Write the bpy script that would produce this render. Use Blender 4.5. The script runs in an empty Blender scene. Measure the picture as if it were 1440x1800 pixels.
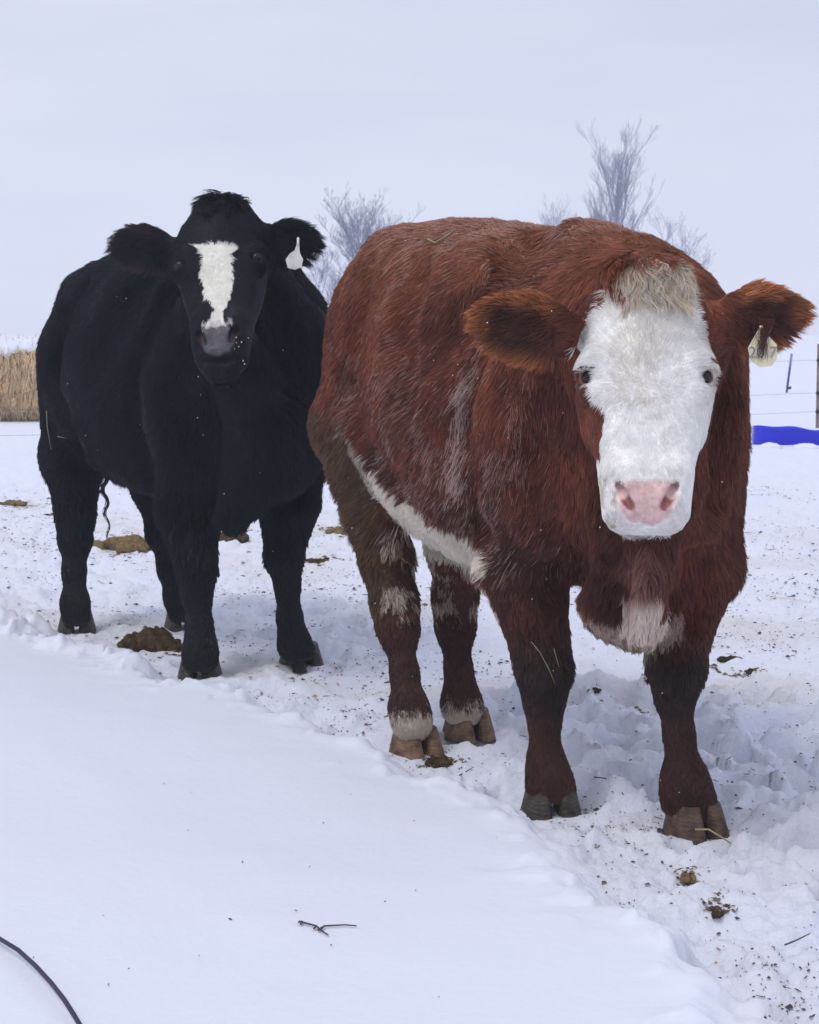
import bpy, bmesh, math, random, time
import numpy as np
from mathutils import Vector, kdtree
from mathutils.bvhtree import BVHTree
T0 = time.time()
R = math.radians
rng = np.random.default_rng(7)
random.seed(7)
SC = bpy.context.scene
COL = SC.collection

# ------------------------------------------------------------------ camera, sky, sun, exposure
CAM_H, FOC, HORIZON = 1.2, 3200.0, 580.0           # metres, photo pixels, photo row
PITCH = math.atan((900 - HORIZON) / FOC)
cam_d = bpy.data.cameras.new('camera'); cam = bpy.data.objects.new('camera', cam_d); COL.objects.link(cam)
cam.location = (0, 0, CAM_H); cam.rotation_euler = (math.pi / 2 - PITCH, 0, 0)
cam_d.sensor_fit = 'HORIZONTAL'; cam_d.sensor_width = 36.0; cam_d.lens = FOC / 1440 * 36.0
cam_d.clip_start = 0.05; cam_d.clip_end = 8000
cam_d.dof.use_dof = True; cam_d.dof.focus_distance = 4.2; cam_d.dof.aperture_fstop = 26.0
SC.camera = cam

SUN_EL, SUN_AZ = R(58), R(222)        # azimuth clockwise from +Y
world = bpy.data.worlds.new('World'); SC.world = world; world.use_nodes = True
wn, wl = world.node_tree.nodes, world.node_tree.links
for n in list(wn): wn.remove(n)
w_out = wn.new('ShaderNodeOutputWorld'); w_bg = wn.new('ShaderNodeBackground')
w_sky = wn.new('ShaderNodeTexSky'); w_sky.sky_type = 'NISHITA'; w_sky.sun_disc = False
w_sky.sun_elevation = SUN_EL; w_sky.sun_rotation = SUN_AZ; w_sky.dust_density = 3.0
w_tc = wn.new('ShaderNodeTexCoord'); w_map = wn.new('ShaderNodeMapping'); w_map.inputs['Scale'].default_value = (1.0, 1.0, 5.0)
w_no = wn.new('ShaderNodeTexNoise'); w_no.inputs['Scale'].default_value = 3.6; w_no.inputs['Detail'].default_value = 4; w_no.inputs['Roughness'].default_value = .45
w_cr = wn.new('ShaderNodeValToRGB')
w_cr.color_ramp.elements[0].position = .3; w_cr.color_ramp.elements[0].color = (6.1, 6.45, 8.2, 1)
w_cr.color_ramp.elements[1].position = .7; w_cr.color_ramp.elements[1].color = (7.5, 7.8, 8.95, 1)
w_mix = wn.new('ShaderNodeMix'); w_mix.data_type = 'RGBA'; w_mix.inputs[0].default_value = .93
wl.new(w_tc.outputs['Generated'], w_map.inputs['Vector']); wl.new(w_map.outputs['Vector'], w_no.inputs['Vector'])
wl.new(w_no.outputs['Fac'], w_cr.inputs['Fac']); wl.new(w_sky.outputs['Color'], w_mix.inputs['A'])
wl.new(w_cr.outputs['Color'], w_mix.inputs['B']); wl.new(w_mix.outputs['Result'], w_bg.inputs['Color'])
w_bg.inputs['Strength'].default_value = 0.1
wl.new(w_bg.outputs['Background'], w_out.inputs['Surface'])
sun_d = bpy.data.lights.new('sun', 'SUN'); sun = bpy.data.objects.new('sun', sun_d); COL.objects.link(sun)
sun_d.energy = 1.15; sun_d.angle = R(20); sun_d.color = (1.0, .96, .9)
sdir = Vector((math.sin(SUN_AZ) * math.cos(SUN_EL), math.cos(SUN_AZ) * math.cos(SUN_EL), math.sin(SUN_EL)))
sun.rotation_euler = sdir.to_track_quat('Z', 'Y').to_euler(); sun.location = sdir * 50
vs = SC.view_settings; vs.view_transform = 'Standard'; vs.look = 'None'; vs.gamma = 1; vs.exposure = 0.03; vs.use_curve_mapping = False
SC.cycles.use_denoising = True
SC.cycles.max_bounces = 8; SC.cycles.diffuse_bounces = 4; SC.cycles.glossy_bounces = 2; SC.cycles.transmission_bounces = 2
SC.cycles.volume_bounces = 2; SC.cycles.caustics_reflective = False; SC.cycles.caustics_refractive = False
SC.cycles.use_adaptive_sampling = True; SC.cycles.adaptive_threshold = .015

# ------------------------------------------------------------------ pixel helpers
_fw = np.array([0, math.cos(PITCH), -math.sin(PITCH)]); _up = np.array([0, math.sin(PITCH), math.cos(PITCH)])
def ray(px, py): return _fw + (px - 720) / FOC * np.array([1., 0, 0]) + (900 - py) / FOC * _up
def P(px, py, Y):                       # point on the pixel's ray at world depth Y
    d = ray(px, py); return np.array([0, 0, CAM_H]) + d * (Y / d[1])
def G(px, py, z=0.0):                   # point on the pixel's ray at height z
    d = ray(px, py); return np.array([0, 0, CAM_H]) + d * ((z - CAM_H) / d[2])
def unit(v): v = np.asarray(v, float); return v / (np.linalg.norm(v) + 1e-12)
def sstep(a, b, x): t = np.clip((x - a) / (b - a), 0, 1); return t * t * (3 - 2 * t)

# ------------------------------------------------------------------ numpy value noise
def vnoise(p, seed=0):
    p = np.asarray(p, float); f = np.floor(p); t = (p - f).astype(np.float32); t = t * t * (3 - 2 * t); f = f.astype(np.int64).astype(np.uint32)
    K = (np.uint32(374761393), np.uint32(668265263), np.uint32(2147483647)); base = f[:, 0] * K[0] + f[:, 1] * K[1] + f[:, 2] * K[2] + np.uint32((seed * 974634777) & 0xffffffff)
    out = np.zeros(len(p), np.float32)
    for dx in (0, 1):
        wx = t[:, 0] if dx else 1 - t[:, 0]
        for dy in (0, 1):
            wy = wx * (t[:, 1] if dy else 1 - t[:, 1])
            for dz in (0, 1):
                h = base + np.uint32((dx * 374761393 + dy * 668265263 + dz * 2147483647) & 0xffffffff)
                h = (h ^ (h >> np.uint32(13))) * np.uint32(1274126177); h = (h ^ (h >> np.uint32(16))) & np.uint32(0xffff)
                out += wy * (t[:, 2] if dz else 1 - t[:, 2]) * h.astype(np.float32)
    return out.astype(float) / 65535.0
def fbm(p, octv=4, seed=0, gain=.5):
    a, s, o = 1.0, 0.0, 0
    for i in range(octv):
        o = o + a * vnoise(p * 2 ** i, seed + i); s += a; a *= gain
    return o / s

# ------------------------------------------------------------------ mesh helpers
def link(o, parent=None):
    COL.objects.link(o)
    if parent is not None: o.parent = parent
    return o
def mesh_obj(name, verts, faces, mats, parent=None, smooth=True):
    me = bpy.data.meshes.new(name)
    verts = np.asarray(verts, np.float32)
    if isinstance(faces, np.ndarray):
        nf, k = faces.shape
        me.vertices.add(len(verts)); me.vertices.foreach_set('co', verts.ravel())
        me.loops.add(nf * k); me.loops.foreach_set('vertex_index', faces.astype(np.int32).ravel())
        me.polygons.add(nf); me.polygons.foreach_set('loop_start', np.arange(0, nf * k, k, dtype=np.int32))
        me.polygons.foreach_set('loop_total', np.full(nf, k, np.int32))
        me.update(calc_edges=True); me.validate()
    else:
        me.from_pydata([tuple(v) for v in verts], [], faces); me.update()
    if smooth: me.polygons.foreach_set('use_smooth', np.ones(len(me.polygons), bool))
    for m in (mats if isinstance(mats, (list, tuple)) else [mats]): me.materials.append(m)
    return link(bpy.data.objects.new(name, me), parent)
def tag(o, label=None, cat=None, group=None, kind=None):
    for k, v in (('label', label), ('category', cat), ('group', group), ('kind', kind)):
        if v: o[k] = v
    return o
def empty(name, loc=(0, 0, 0)):
    o = bpy.data.objects.new(name, None); COL.objects.link(o); o.location = loc; return o
def put_color(me, name, rgb):
    a = me.attributes.new(name, 'FLOAT_COLOR', 'POINT')
    a.data.foreach_set('color', np.c_[rgb, np.ones(len(rgb))].astype(np.float32).ravel())
class MB:
    def __init__(s): s.v, s.f, s.n = [], [], 0
    def add(s, v, f):
        s.v.append(np.asarray(v, float)); s.f += [tuple(i + s.n for i in q) for q in f]; s.n += len(v)
    def tube(s, pts, rad, seg=6, cap=True):
        pts = np.asarray(pts, float); n = len(pts); rad = np.broadcast_to(rad, (n,))
        tg = np.gradient(pts, axis=0); tg /= np.linalg.norm(tg, axis=1)[:, None] + 1e-12
        ref = np.array([0, 0, 1.]) if abs(tg[:, 2]).mean() < .8 else np.array([1., 0, 0])
        a = np.cross(tg, ref); a /= np.linalg.norm(a, axis=1)[:, None] + 1e-12; b = np.cross(tg, a)
        th = np.arange(seg) * 2 * math.pi / seg
        v = (pts[:, None] + rad[:, None, None] * (np.cos(th)[None, :, None] * a[:, None] + np.sin(th)[None, :, None] * b[:, None])).reshape(-1, 3)
        f = [(i * seg + j, i * seg + (j + 1) % seg, (i + 1) * seg + (j + 1) % seg, (i + 1) * seg + j) for i in range(n - 1) for j in range(seg)]
        if cap: f += [tuple(range(seg))[::-1], tuple((n - 1) * seg + j for j in range(seg))]
        s.add(v, f)
    def build(s, name, mat, parent=None, smooth=True):
        return mesh_obj(name, np.concatenate(s.v), s.f, mat, parent, smooth)

# ------------------------------------------------------------------ materials
def mat(name, rgb=(.5, .5, .5), rough=.6, spec=.3, attr=None, var=0.0, nscale=20.0, bump=0.0, bscale=60.0, sheen=0.0):
    m = bpy.data.materials.new(name); m.use_nodes = True
    nt = m.node_tree; b = nt.nodes['Principled BSDF']
    b.inputs['Roughness'].default_value = rough; b.inputs['Specular IOR Level'].default_value = spec
    b.inputs['Base Color'].default_value = (*rgb, 1)
    src = None
    if attr:
        a = nt.nodes.new('ShaderNodeAttribute'); a.attribute_name = attr; src = a.outputs['Color']
    if var:
        tc = nt.nodes.new('ShaderNodeTexCoord'); no = nt.nodes.new('ShaderNodeTexNoise'); no.inputs['Scale'].default_value = nscale; no.inputs['Detail'].default_value = 5
        nt.links.new(tc.outputs['Object'], no.inputs['Vector'])
        mr = nt.nodes.new('ShaderNodeMapRange'); mr.inputs['From Min'].default_value = .25; mr.inputs['From Max'].default_value = .75
        mr.inputs['To Min'].default_value = 1 - var; mr.inputs['To Max'].default_value = 1 + var
        nt.links.new(no.outputs['Fac'], mr.inputs['Value'])
        mx = nt.nodes.new('ShaderNodeVectorMath'); mx.operation = 'SCALE'
        if src is not None: nt.links.new(src, mx.inputs[0])
        else: mx.inputs[0].default_value = rgb
        nt.links.new(mr.outputs['Result'], mx.inputs['Scale']); src = mx.outputs['Vector']
    if src is not None: nt.links.new(src, b.inputs['Base Color'])
    if bump:
        tc = nt.nodes.new('ShaderNodeTexCoord'); no = nt.nodes.new('ShaderNodeTexNoise'); no.inputs['Scale'].default_value = bscale; no.inputs['Detail'].default_value = 6
        bp = nt.nodes.new('ShaderNodeBump'); bp.inputs['Strength'].default_value = 1; bp.inputs['Distance'].default_value = bump
        nt.links.new(tc.outputs['Object'], no.inputs['Vector']); nt.links.new(no.outputs['Fac'], bp.inputs['Height']); nt.links.new(bp.outputs['Normal'], b.inputs['Normal'])
    if sheen: b.inputs['Sheen Weight'].default_value = sheen
    return m
M_SNOW = mat('snow', (.76, .79, .89), .75, .15, attr='snow_tint', bump=.0022, bscale=45)
_nt = M_SNOW.node_tree; _bp = [n for n in _nt.nodes if n.type == 'BUMP'][0]; _bp.inputs['Distance'].default_value = .011
_no = _bp.inputs['Height'].links[0].from_node; _no.inputs['Scale'].default_value = 38; _no.inputs['Detail'].default_value = 9; _no.inputs['Roughness'].default_value = .62
_at = _nt.nodes.new('ShaderNodeAttribute'); _at.attribute_name = 'crust'; _nt.links.new(_at.outputs['Fac'], _bp.inputs['Strength'])
M_SKIN = mat('hide', rough=.7, spec=.3, attr='coat', var=.25, nscale=60, bump=.0015, bscale=220)
_nt = M_SKIN.node_tree; _a = _nt.nodes.new('ShaderNodeAttribute'); _a.attribute_name = 'wet'; _r = _nt.nodes.new('ShaderNodeMapRange'); _r.inputs['To Min'].default_value = .75; _r.inputs['To Max'].default_value = .30
_nt.links.new(_a.outputs['Fac'], _r.inputs['Value']); _nt.links.new(_r.outputs['Result'], _nt.nodes['Principled BSDF'].inputs['Roughness'])
M_HAIR = mat('hair', rough=.38, spec=.16, attr='coat')
def _hair_nodes():
    nt = M_HAIR.node_tree; b = nt.nodes['Principled BSDF']; out = nt.nodes['Material Output']; at = [n for n in nt.nodes if n.type == 'ATTRIBUTE'][0]
    tr = nt.nodes.new('ShaderNodeBsdfTranslucent'); mx = nt.nodes.new('ShaderNodeMixShader'); mx.inputs[0].default_value = .18
    hb = nt.nodes.new('ShaderNodeBsdfHair'); hb.component = 'Reflection'; hb.inputs['Color'].default_value = (.009, .009, .0105, 1); hb.inputs['RoughnessU'].default_value = .15; hb.inputs['RoughnessV'].default_value = .4
    ad = nt.nodes.new('ShaderNodeAddShader')
    nt.links.new(at.outputs['Color'], tr.inputs['Color']); nt.links.new(b.outputs[0], mx.inputs[1]); nt.links.new(tr.outputs[0], mx.inputs[2])
    nt.links.new(mx.outputs[0], ad.inputs[0]); nt.links.new(hb.outputs[0], ad.inputs[1]); nt.links.new(ad.outputs[0], out.inputs['Surface'])
_hair_nodes()
M_HAIRB = M_HAIR.copy(); M_HAIRB.name = 'hair_black'
for _n in M_HAIRB.node_tree.nodes:
    if _n.type == 'BSDF_HAIR': _n.inputs['Color'].default_value = (.010, .011, .016, 1); _n.inputs['RoughnessU'].default_value = .10; _n.inputs['RoughnessV'].default_value = .22
M_EYE = mat('eye', (.010, .007, .006), .12, .35)
M_TAGP = mat('tag_plastic', (.75, .68, .45), .45, .4, var=.25, nscale=40)
M_INK = mat('ink', (.30, .30, .33), .6, .2)
M_HOOF_DARK = mat('hoof_dark', (.05, .042, .034), .6, .3, var=.75, nscale=35, bump=.003, bscale=80)
M_HOOF_TAN = mat('hoof_tan', (.17, .105, .065), .7, .25, var=.8, nscale=28, bump=.003, bscale=80)
M_HOOF_BROWN = mat('hoof_brown', (.10, .06, .042), .6, .3, var=.75, nscale=30, bump=.003, bscale=80)
for _m in (M_HOOF_DARK, M_HOOF_TAN, M_HOOF_BROWN):
    _nt = _m.node_tree; _w = _nt.nodes.new('ShaderNodeTexWave'); _w.bands_direction = 'Z'; _w.inputs['Scale'].default_value = 30; _w.inputs['Distortion'].default_value = 9; _w.inputs['Detail'].default_value = 3
    _tc = _nt.nodes.new('ShaderNodeTexCoord'); _nt.links.new(_tc.outputs['Object'], _w.inputs['Vector'])
    _b = [n for n in _nt.nodes if n.type == 'BUMP'][0]; _b2 = _nt.nodes.new('ShaderNodeBump'); _b2.inputs['Distance'].default_value = .001; _nt.links.new(_w.outputs['Fac'], _b2.inputs['Height']); _nt.links.new(_b.outputs['Normal'], _b2.inputs['Normal'])
    _p = _nt.nodes['Principled BSDF']; _nt.links.new(_b2.outputs['Normal'], _p.inputs['Normal'])
    _src = _p.inputs['Base Color'].links[0].from_socket; _mx = _nt.nodes.new('ShaderNodeMix'); _mx.data_type = 'RGBA'; _mx.blend_type = 'MULTIPLY'; _mx.inputs[0].default_value = .22
    _cr = _nt.nodes.new('ShaderNodeValToRGB'); _cr.color_ramp.elements[0].color = (.35, .33, .32, 1); _nt.links.new(_w.outputs['Fac'], _cr.inputs['Fac'])
    _nt.links.new(_src, _mx.inputs['A']); _nt.links.new(_cr.outputs['Color'], _mx.inputs['B']); _nt.links.new(_mx.outputs['Result'], _p.inputs['Base Color'])
M_DUNG = mat('dung', (.075, .05, .026), .85, .15, var=.65, nscale=35, bump=.02, bscale=60)
M_STRAW = mat('straw', (.70, .53, .33), .7, .25, var=.35, nscale=6)
M_HAY = mat('hay', (.30, .26, .15), .7, .25, var=.3, nscale=15)
M_LITTER = mat('litter', attr='bit', rough=.85, spec=.1)
M_BARK = mat('bark', (.11, .13, .27), .85, .15, var=.3, nscale=3)  # blue of the distant haze put into the bark colour
M_BLUE = mat('blue_plastic', (.01, .02, .62), .4, .4, var=.12, nscale=6)
M_POST = mat('post_steel', (.20, .16, .17), .6, .3, var=.4, nscale=14)
M_POSTB = mat('post_blue', (.02, .04, .20), .5, .3, var=.3, nscale=14)
M_INSUL = mat('insulator', (.02, .02, .035), .5, .3, var=.2)
M_WIRE = mat('wire', (.30, .31, .35), .5, .4, var=.2)
M_CABLE = mat('cable', (.035, .022, .07), .5, .35, var=.25, nscale=20)
M_TWIG = mat('twig', (.10, .08, .10), .8, .15, var=.3)

# ------------------------------------------------------------------ ground
BANK_PX = [(-420, 1050), (-150, 1068), (0, 1092), (70, 1100), (120, 1128), (215, 1148), (300, 1188), (345, 1206), (430, 1216), (500, 1258), (590, 1290), (690, 1338), (800, 1385),
           (905, 1412), (950, 1440), (1000, 1490), (1022, 1545), (1060, 1580), (1150, 1608), (1205, 1640), (1240, 1690), (1290, 1745), (1305, 1800), (1320, 1950), (1330, 2300)]
BANK = np.array([G(x, y, .05)[:2] for x, y in BANK_PX])
FEET = []          # (x, y, radius) of hooves, filled before the ground is built
def bank_sd(xy):   # >0 inside the untouched snow
    best = np.full(len(xy), 1e9); sgn = np.ones(len(xy))
    for a, b in zip(BANK[:-1], BANK[1:]):
        ab = b - a; t = np.clip(((xy - a) @ ab) / (ab @ ab), 0, 1)
        d = xy - (a + t[:, None] * ab); dd = np.hypot(d[:, 0], d[:, 1])
        cr = ab[0] * (xy[:, 1] - a[1]) - ab[1] * (xy[:, 0] - a[0])
        m = dd < best; best = np.where(m, dd, best); sgn = np.where(m, np.sign(-cr), sgn)
    return best * sgn
PITS = []
for _ in range(620):
    y = 3.0 + 9 * rng.random() ** 1.3; x = (rng.random() - .5) * (.62 * y + .6)
    PITS.append((x, y, .045 + .05 * rng.random(), .012 + .03 * rng.random() ** 2, rng.random() * 6.28))
for _ in range(70):       # deep hoof prints in the loose snow behind the brown steer's forelegs
    p = G(1000 + 440 * rng.random(), 1215 + 200 * rng.random()); PITS.append((p[0], p[1], .05 + .05 * rng.random(), .03 + .04 * rng.random(), rng.random() * 6.28))
for _ in range(14):
    p = G(740 + 200 * rng.random(), 1230 + 80 * rng.random()); PITS.append((p[0], p[1], .05 + .05 * rng.random(), .02 + .03 * rng.random(), rng.random() * 6.28))
PITS = np.array(PITS)
def ground_z(xy):
    xy = np.asarray(xy, float); n = len(xy); x, y = xy[:, 0], xy[:, 1]
    p3 = np.c_[xy, np.zeros(n)]
    near = np.clip(1 - (y - 9) / 16, .12, 1) * np.clip((y + 4) / 5, 0, 1) * np.clip(1 - (np.abs(x) - 6) / 20, 0, 1)
    rough = (fbm(p3 * 3.2, 3, 11) - .5) * .05 + (fbm(p3 * 11, 4, 3, .62) - .5) * .045 + (fbm(p3 * 34, 2, 5, .6) - .5) * .022
    lump = sstep(.50, .60, fbm(p3 * 17 + .35 * fbm(p3 * 30, 2, 30)[:, None], 2, 29, .5)) * .012 + sstep(.52, .60, fbm(p3 * 8, 3, 28, .5)) * .012
    patch = sstep(.42, .6, fbm(p3 * 1.3, 2, 41))
    tramp = (rough + lump * patch) * near
    pit = np.zeros(n)
    sel = np.where((y > 2) & (y < 13) & (np.abs(x) < 5))[0]
    box = PITS[(PITS[:, 0] > x.min() - .3) & (PITS[:, 0] < x.max() + .3) & (PITS[:, 1] > y.min() - .3) & (PITS[:, 1] < y.max() + .3)]
    for px, py, r, dep, th in box:
        m = sel[(np.abs(x[sel] - px) < r * 2.2) & (np.abs(y[sel] - py) < r * 2.2)]
        if len(m) == 0: continue
        dx, dy = x[m] - px, y[m] - py; c, s = math.cos(th), math.sin(th)
        q = np.hypot((dx * c + dy * s) / 1.35, -dx * s + dy * c) / r
        pit[m] += -dep * (1 - sstep(.55, 1.0, q)) + dep * .45 * np.exp(-((q - 1.25) / .28) ** 2)
    tramp = tramp + np.clip(pit, -.06, .045)
    sd = bank_sd(xy) + (fbm(p3 * 5, 3, 51) - .5) * .16 + (fbm(p3 * 19, 2, 57) - .5) * .05
    k = sstep(-.06, .10, sd)
    edge = np.exp(-((sd - .04) / .10) ** 2)
    smooth = .062 + (fbm(p3 * .8, 2, 61) - .5) * .05 + (fbm(p3 * 3.5, 2, 67) - .5) * .012 + (fbm(p3 * 9, 2, 68) - .5) * .003 + edge * (fbm(p3 * 6, 2, 71) - .42) * .06
    left = sstep(-.4, -1.4, x) * edge                        # broken clods along the far part of the bank
    smooth = smooth + left * (sstep(.47, .56, fbm(p3 * 9, 3, 75, .4)) * .046 + sstep(.50, .58, fbm(p3 * 19, 2, 74, .4)) * .022) + edge * sstep(.5, .6, fbm(p3 * 14, 2, 76, .4)) * .014
    z = tramp * (1 - k) + smooth * k
    for fx, fy, fr in FEET:
        q = np.hypot(x - fx, y - fy); w = 1 - sstep(fr * .8, fr * 1.7, q); z = z * (1 - w) + w * np.minimum(z, .004)
    far = sstep(30, 150, y); z = z + far * (fbm(p3 * .012, 3, 81) - .5) * 1.5
    return z
def build_ground():
    rows = [-40., -15, -5, 0, 1.2, 1.9]
    y = 2.3
    while y < 36: rows.append(y); y *= 1.0034 if y < 9 else 1.006
    while y < 420: rows.append(y); y *= 1.08
    rows = np.array(rows)
    s = np.concatenate([[-12, -8, -5, -3, -2, -1.5, -1.2], np.linspace(-1, 1, 580), [1.2, 1.5, 2, 3, 5, 8, 12]])
    sc = .36 * np.clip(rows, 2.3, 60) + .45
    X = s[None, :] * sc[:, None]; Y = np.repeat(rows[:, None], len(s), 1)
    xy = np.c_[X.ravel(), Y.ravel()]
    z = ground_z(xy); v = np.c_[xy, z]
    nr, nc = X.shape; i = np.arange(nr * nc).reshape(nr, nc)
    f = np.stack([i[:-1, :-1], i[:-1, 1:], i[1:, 1:], i[1:, :-1]], -1).reshape(-1, 4)
    o = mesh_obj('snow_ground', v, f, M_SNOW); o['kind'] = 'structure'
    # stains: faint yellow-brown where the animals stand and feed, a property of the dirty snow
    p3 = np.c_[xy, np.zeros(len(xy))]
    st = sstep(.5, .72, fbm(p3 * 1.7, 4, 91)) * (1 - sstep(-.05, .1, bank_sd(xy))) * np.clip(1 - np.abs(xy[:, 1] - 7) / 7, 0, 1)
    for gx, gy, gr in ((215, 945, 110), (200, 920, 90), (590, 935, 70), (560, 985, 60), (405, 935, 70), (270, 1125, 90), (30, 890, 60), (1180, 1230, 60), (1400, 1060, 60)):
        g = G(gx, gy); rr_ = gr * g[1] / FOC; st = np.maximum(st, 1.5 * np.exp(-(((xy[:, 0] - g[0]) / rr_) ** 2 + ((xy[:, 1] - g[1]) / (rr_ * 2.2)) ** 2)) * sstep(.35, .7, fbm(p3 * 9, 3, 95)))
    base = np.array([.76, .79, .89]); dirt = np.array([.62, .55, .45])
    cr = .26 + .74 * (1 - sstep(-.05, .07, bank_sd(xy) + (fbm(p3 * 5, 3, 51) - .5) * .16)) * np.clip(1.4 - xy[:, 1] / 16, .2, 1)
    ca = o.data.attributes.new('crust', 'FLOAT', 'POINT'); ca.data.foreach_set('value', cr.astype(np.float32))
    put_color(o.data, 'snow_tint', base + (dirt - base) * (st * .35)[:, None])
    return o

# ------------------------------------------------------------------ implicit bodies
class Field:
    def __init__(s, xs, ys, zs):
        s.ax = [np.asarray(a, np.float32) for a in (xs, ys, zs)]; s.F = np.full([len(a) for a in s.ax], .3, np.float32)
    def box(s, lo, hi):
        sl = tuple(slice(max(0, int(np.searchsorted(a, l)) - 1), int(np.searchsorted(a, h)) + 1) for a, l, h in zip(s.ax, lo, hi))
        g = np.meshgrid(*[a[q] for a, q in zip(s.ax, sl)], indexing='ij'); return sl, np.stack(g, -1)
    def union(s, sl, d, k):
        a = s.F[sl]; h = np.maximum(k - np.abs(a - d), 0) / k; s.F[sl] = np.minimum(a, d) - h * h * k * .25
    def carve(s, sl, d, k):
        a = s.F[sl]; h = np.maximum(k - np.abs(a + d), 0) / k; s.F[sl] = np.maximum(a, -d) + h * h * k * .25
    def cone(s, A, B, r1, r2, k=.04, flat=None, carve=False):
        A, B = np.asarray(A, float), np.asarray(B, float); pad = max(r1, r2) + k + .02
        sl, g = s.box(np.minimum(A, B) - pad, np.maximum(A, B) + pad)
        if 0 in g.shape: return
        ab = B - A; q = g - A
        t = np.clip((q @ ab) / (ab @ ab + 1e-9), 0, 1); e = q - t[..., None] * ab
        if flat is not None:
            dr, fac = unit(flat[0]), flat[1]; c = e @ dr; e = e + ((fac - 1) * c)[..., None] * dr
        d = np.sqrt((e * e).sum(-1)) - (r1 + t * (r2 - r1))
        (s.carve if carve else s.union)(sl, d.astype(np.float32), k)
    def chain(s, pts, k=.04, flat=None):
        for (a, ra), (b, rb) in zip(pts[:-1], pts[1:]): s.cone(a, b, ra, rb, k, flat)
    def loft(s, O, ax_t, ax_w, ax_n, L, st, p, k):      # stations: t(0..1), half width, front, back (along ax_n), centre shift n
        st = np.array(st); O = np.asarray(O, float); ext = L + .5
        cm = (st[:, 4].max() + st[:, 4].min()) / 2; C = O + ax_t * L / 2 + ax_n * cm
        mx = st[:, 1].max() + k + .03; nx = st[:, 2:4].max() + k + .03 + st[:, 4].max() - cm
        ex = np.abs(ax_t) * (L / 2 + k + .05) + np.abs(ax_w) * mx + np.abs(ax_n) * nx
        sl, g = s.box(C - ex, C + ex); q = g - O
        t = (q @ ax_t) / L; tc = np.clip(t, 0, 1)
        hw = np.interp(tc, st[:, 0], st[:, 1]); fr = np.interp(tc, st[:, 0], st[:, 2]); bk = np.interp(tc, st[:, 0], st[:, 3]); ce = np.interp(tc, st[:, 0], st[:, 4])
        w = q @ ax_w; n = q @ ax_n - ce; h = np.where(n > 0, fr, bk)
        r = ((np.abs(w) / hw) ** p + (np.abs(n) / h) ** p) ** (1 / p)
        d = (r - 1) * np.minimum(hw, h); de = np.maximum(np.maximum(-t, t - 1), 0) * L
        d = np.where(de > 0, np.sqrt(np.maximum(d, 0) ** 2 + de ** 2), d)
        s.union(sl, d.astype(np.float32), k)
    def hit(s, px, py):
        d = ray(px, py); Y = np.arange(s.ax[1][0], s.ax[1][-1], .006); q = np.array([0, 0, CAM_H]) + d[None] * (Y / d[1])[:, None]
        i = [np.clip(np.searchsorted(a, q[:, k]), 0, len(a) - 1) for k, a in enumerate(s.ax)]; v = s.F[i[0], i[1], i[2]]
        w = np.where(v < 0)[0]; return None if len(w) == 0 else q[w[0]]
    def groove(s, pix, r, dep, k=.05):
        pts = []
        for (a, b) in zip(pix[:-1], pix[1:]):
            for t in (0, .33, .67): pts.append(s.hit(a[0] + (b[0] - a[0]) * t, a[1] + (b[1] - a[1]) * t))
        pts.append(s.hit(*pix[-1])); pts = [p for p in pts if p is not None]
        pts = [p - unit(ray(0, 0) * 0 + (p - np.array([0, 0, CAM_H]))) * (r - dep) for p in pts]
        for a, b in zip(pts[:-1], pts[1:]):
            if np.linalg.norm(a - b) < .35: s.cone(a, b, r, r, k, carve=True)
    def mesh(s):
        F = s.F; neg = F < 0; c = np.zeros([n - 1 for n in F.shape], np.uint8)
        for dx in (0, 1):
            for dy in (0, 1):
                for dz in (0, 1):
                    c += neg[dx:F.shape[0] - 1 + dx, dy:F.shape[1] - 1 + dy, dz:F.shape[2] - 1 + dz]
        I = np.argwhere((c > 0) & (c < 8)); idx = np.full(c.shape, -1, np.int32); idx[tuple(I.T)] = np.arange(len(I))
        acc = np.zeros((len(I), 3)); cnt = np.zeros(len(I))
        for axis in range(3):
            o1, o2 = [a for a in range(3) if a != axis]
            for a in (0, 1):
                for b in (0, 1):
                    i0 = I.copy(); i0[:, o1] += a; i0[:, o2] += b; i1 = i0.copy(); i1[:, axis] += 1
                    f0, f1 = F[tuple(i0.T)], F[tuple(i1.T)]; m = (f0 < 0) != (f1 < 0)
                    t = np.where(m, f0 / np.where(m, f0 - f1, 1), 0)
                    pt = np.stack([s.ax[q][i0[:, q]] for q in range(3)], -1).astype(float)
                    pt[:, axis] += t * (s.ax[axis][i1[:, axis]] - s.ax[axis][i0[:, axis]])
                    acc += pt * m[:, None]; cnt += m
        V = acc / cnt[:, None]; Q = []
        for axis in range(3):
            o1, o2 = [(1, 2), (2, 0), (0, 1)][axis]
            sl0 = [slice(None)] * 3; sl1 = [slice(None)] * 3; sl0[axis] = slice(0, -1); sl1[axis] = slice(1, None)
            E = np.argwhere(neg[tuple(sl0)] != neg[tuple(sl1)])
            ok = (E[:, o1] > 0) & (E[:, o2] > 0) & (E[:, o1] < F.shape[o1] - 1) & (E[:, o2] < F.shape[o2] - 1); E = E[ok]
            flip = neg[tuple(E.T)]
            def cell(a, b): e = E.copy(); e[:, o1] -= a; e[:, o2] -= b; return idx[tuple(e.T)]
            q = np.stack([cell(1, 1), cell(0, 1), cell(0, 0), cell(1, 0)], -1)
            q[~flip] = q[~flip][:, ::-1]; Q.append(q)
        return V, np.concatenate(Q)
def axis(lo, hi, flo, fhi, coarse, fine):
    a = [lo]
    while a[-1] < hi: a.append(a[-1] + (fine if flo <= a[-1] <= fhi else coarse))
    return np.array(a)

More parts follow.
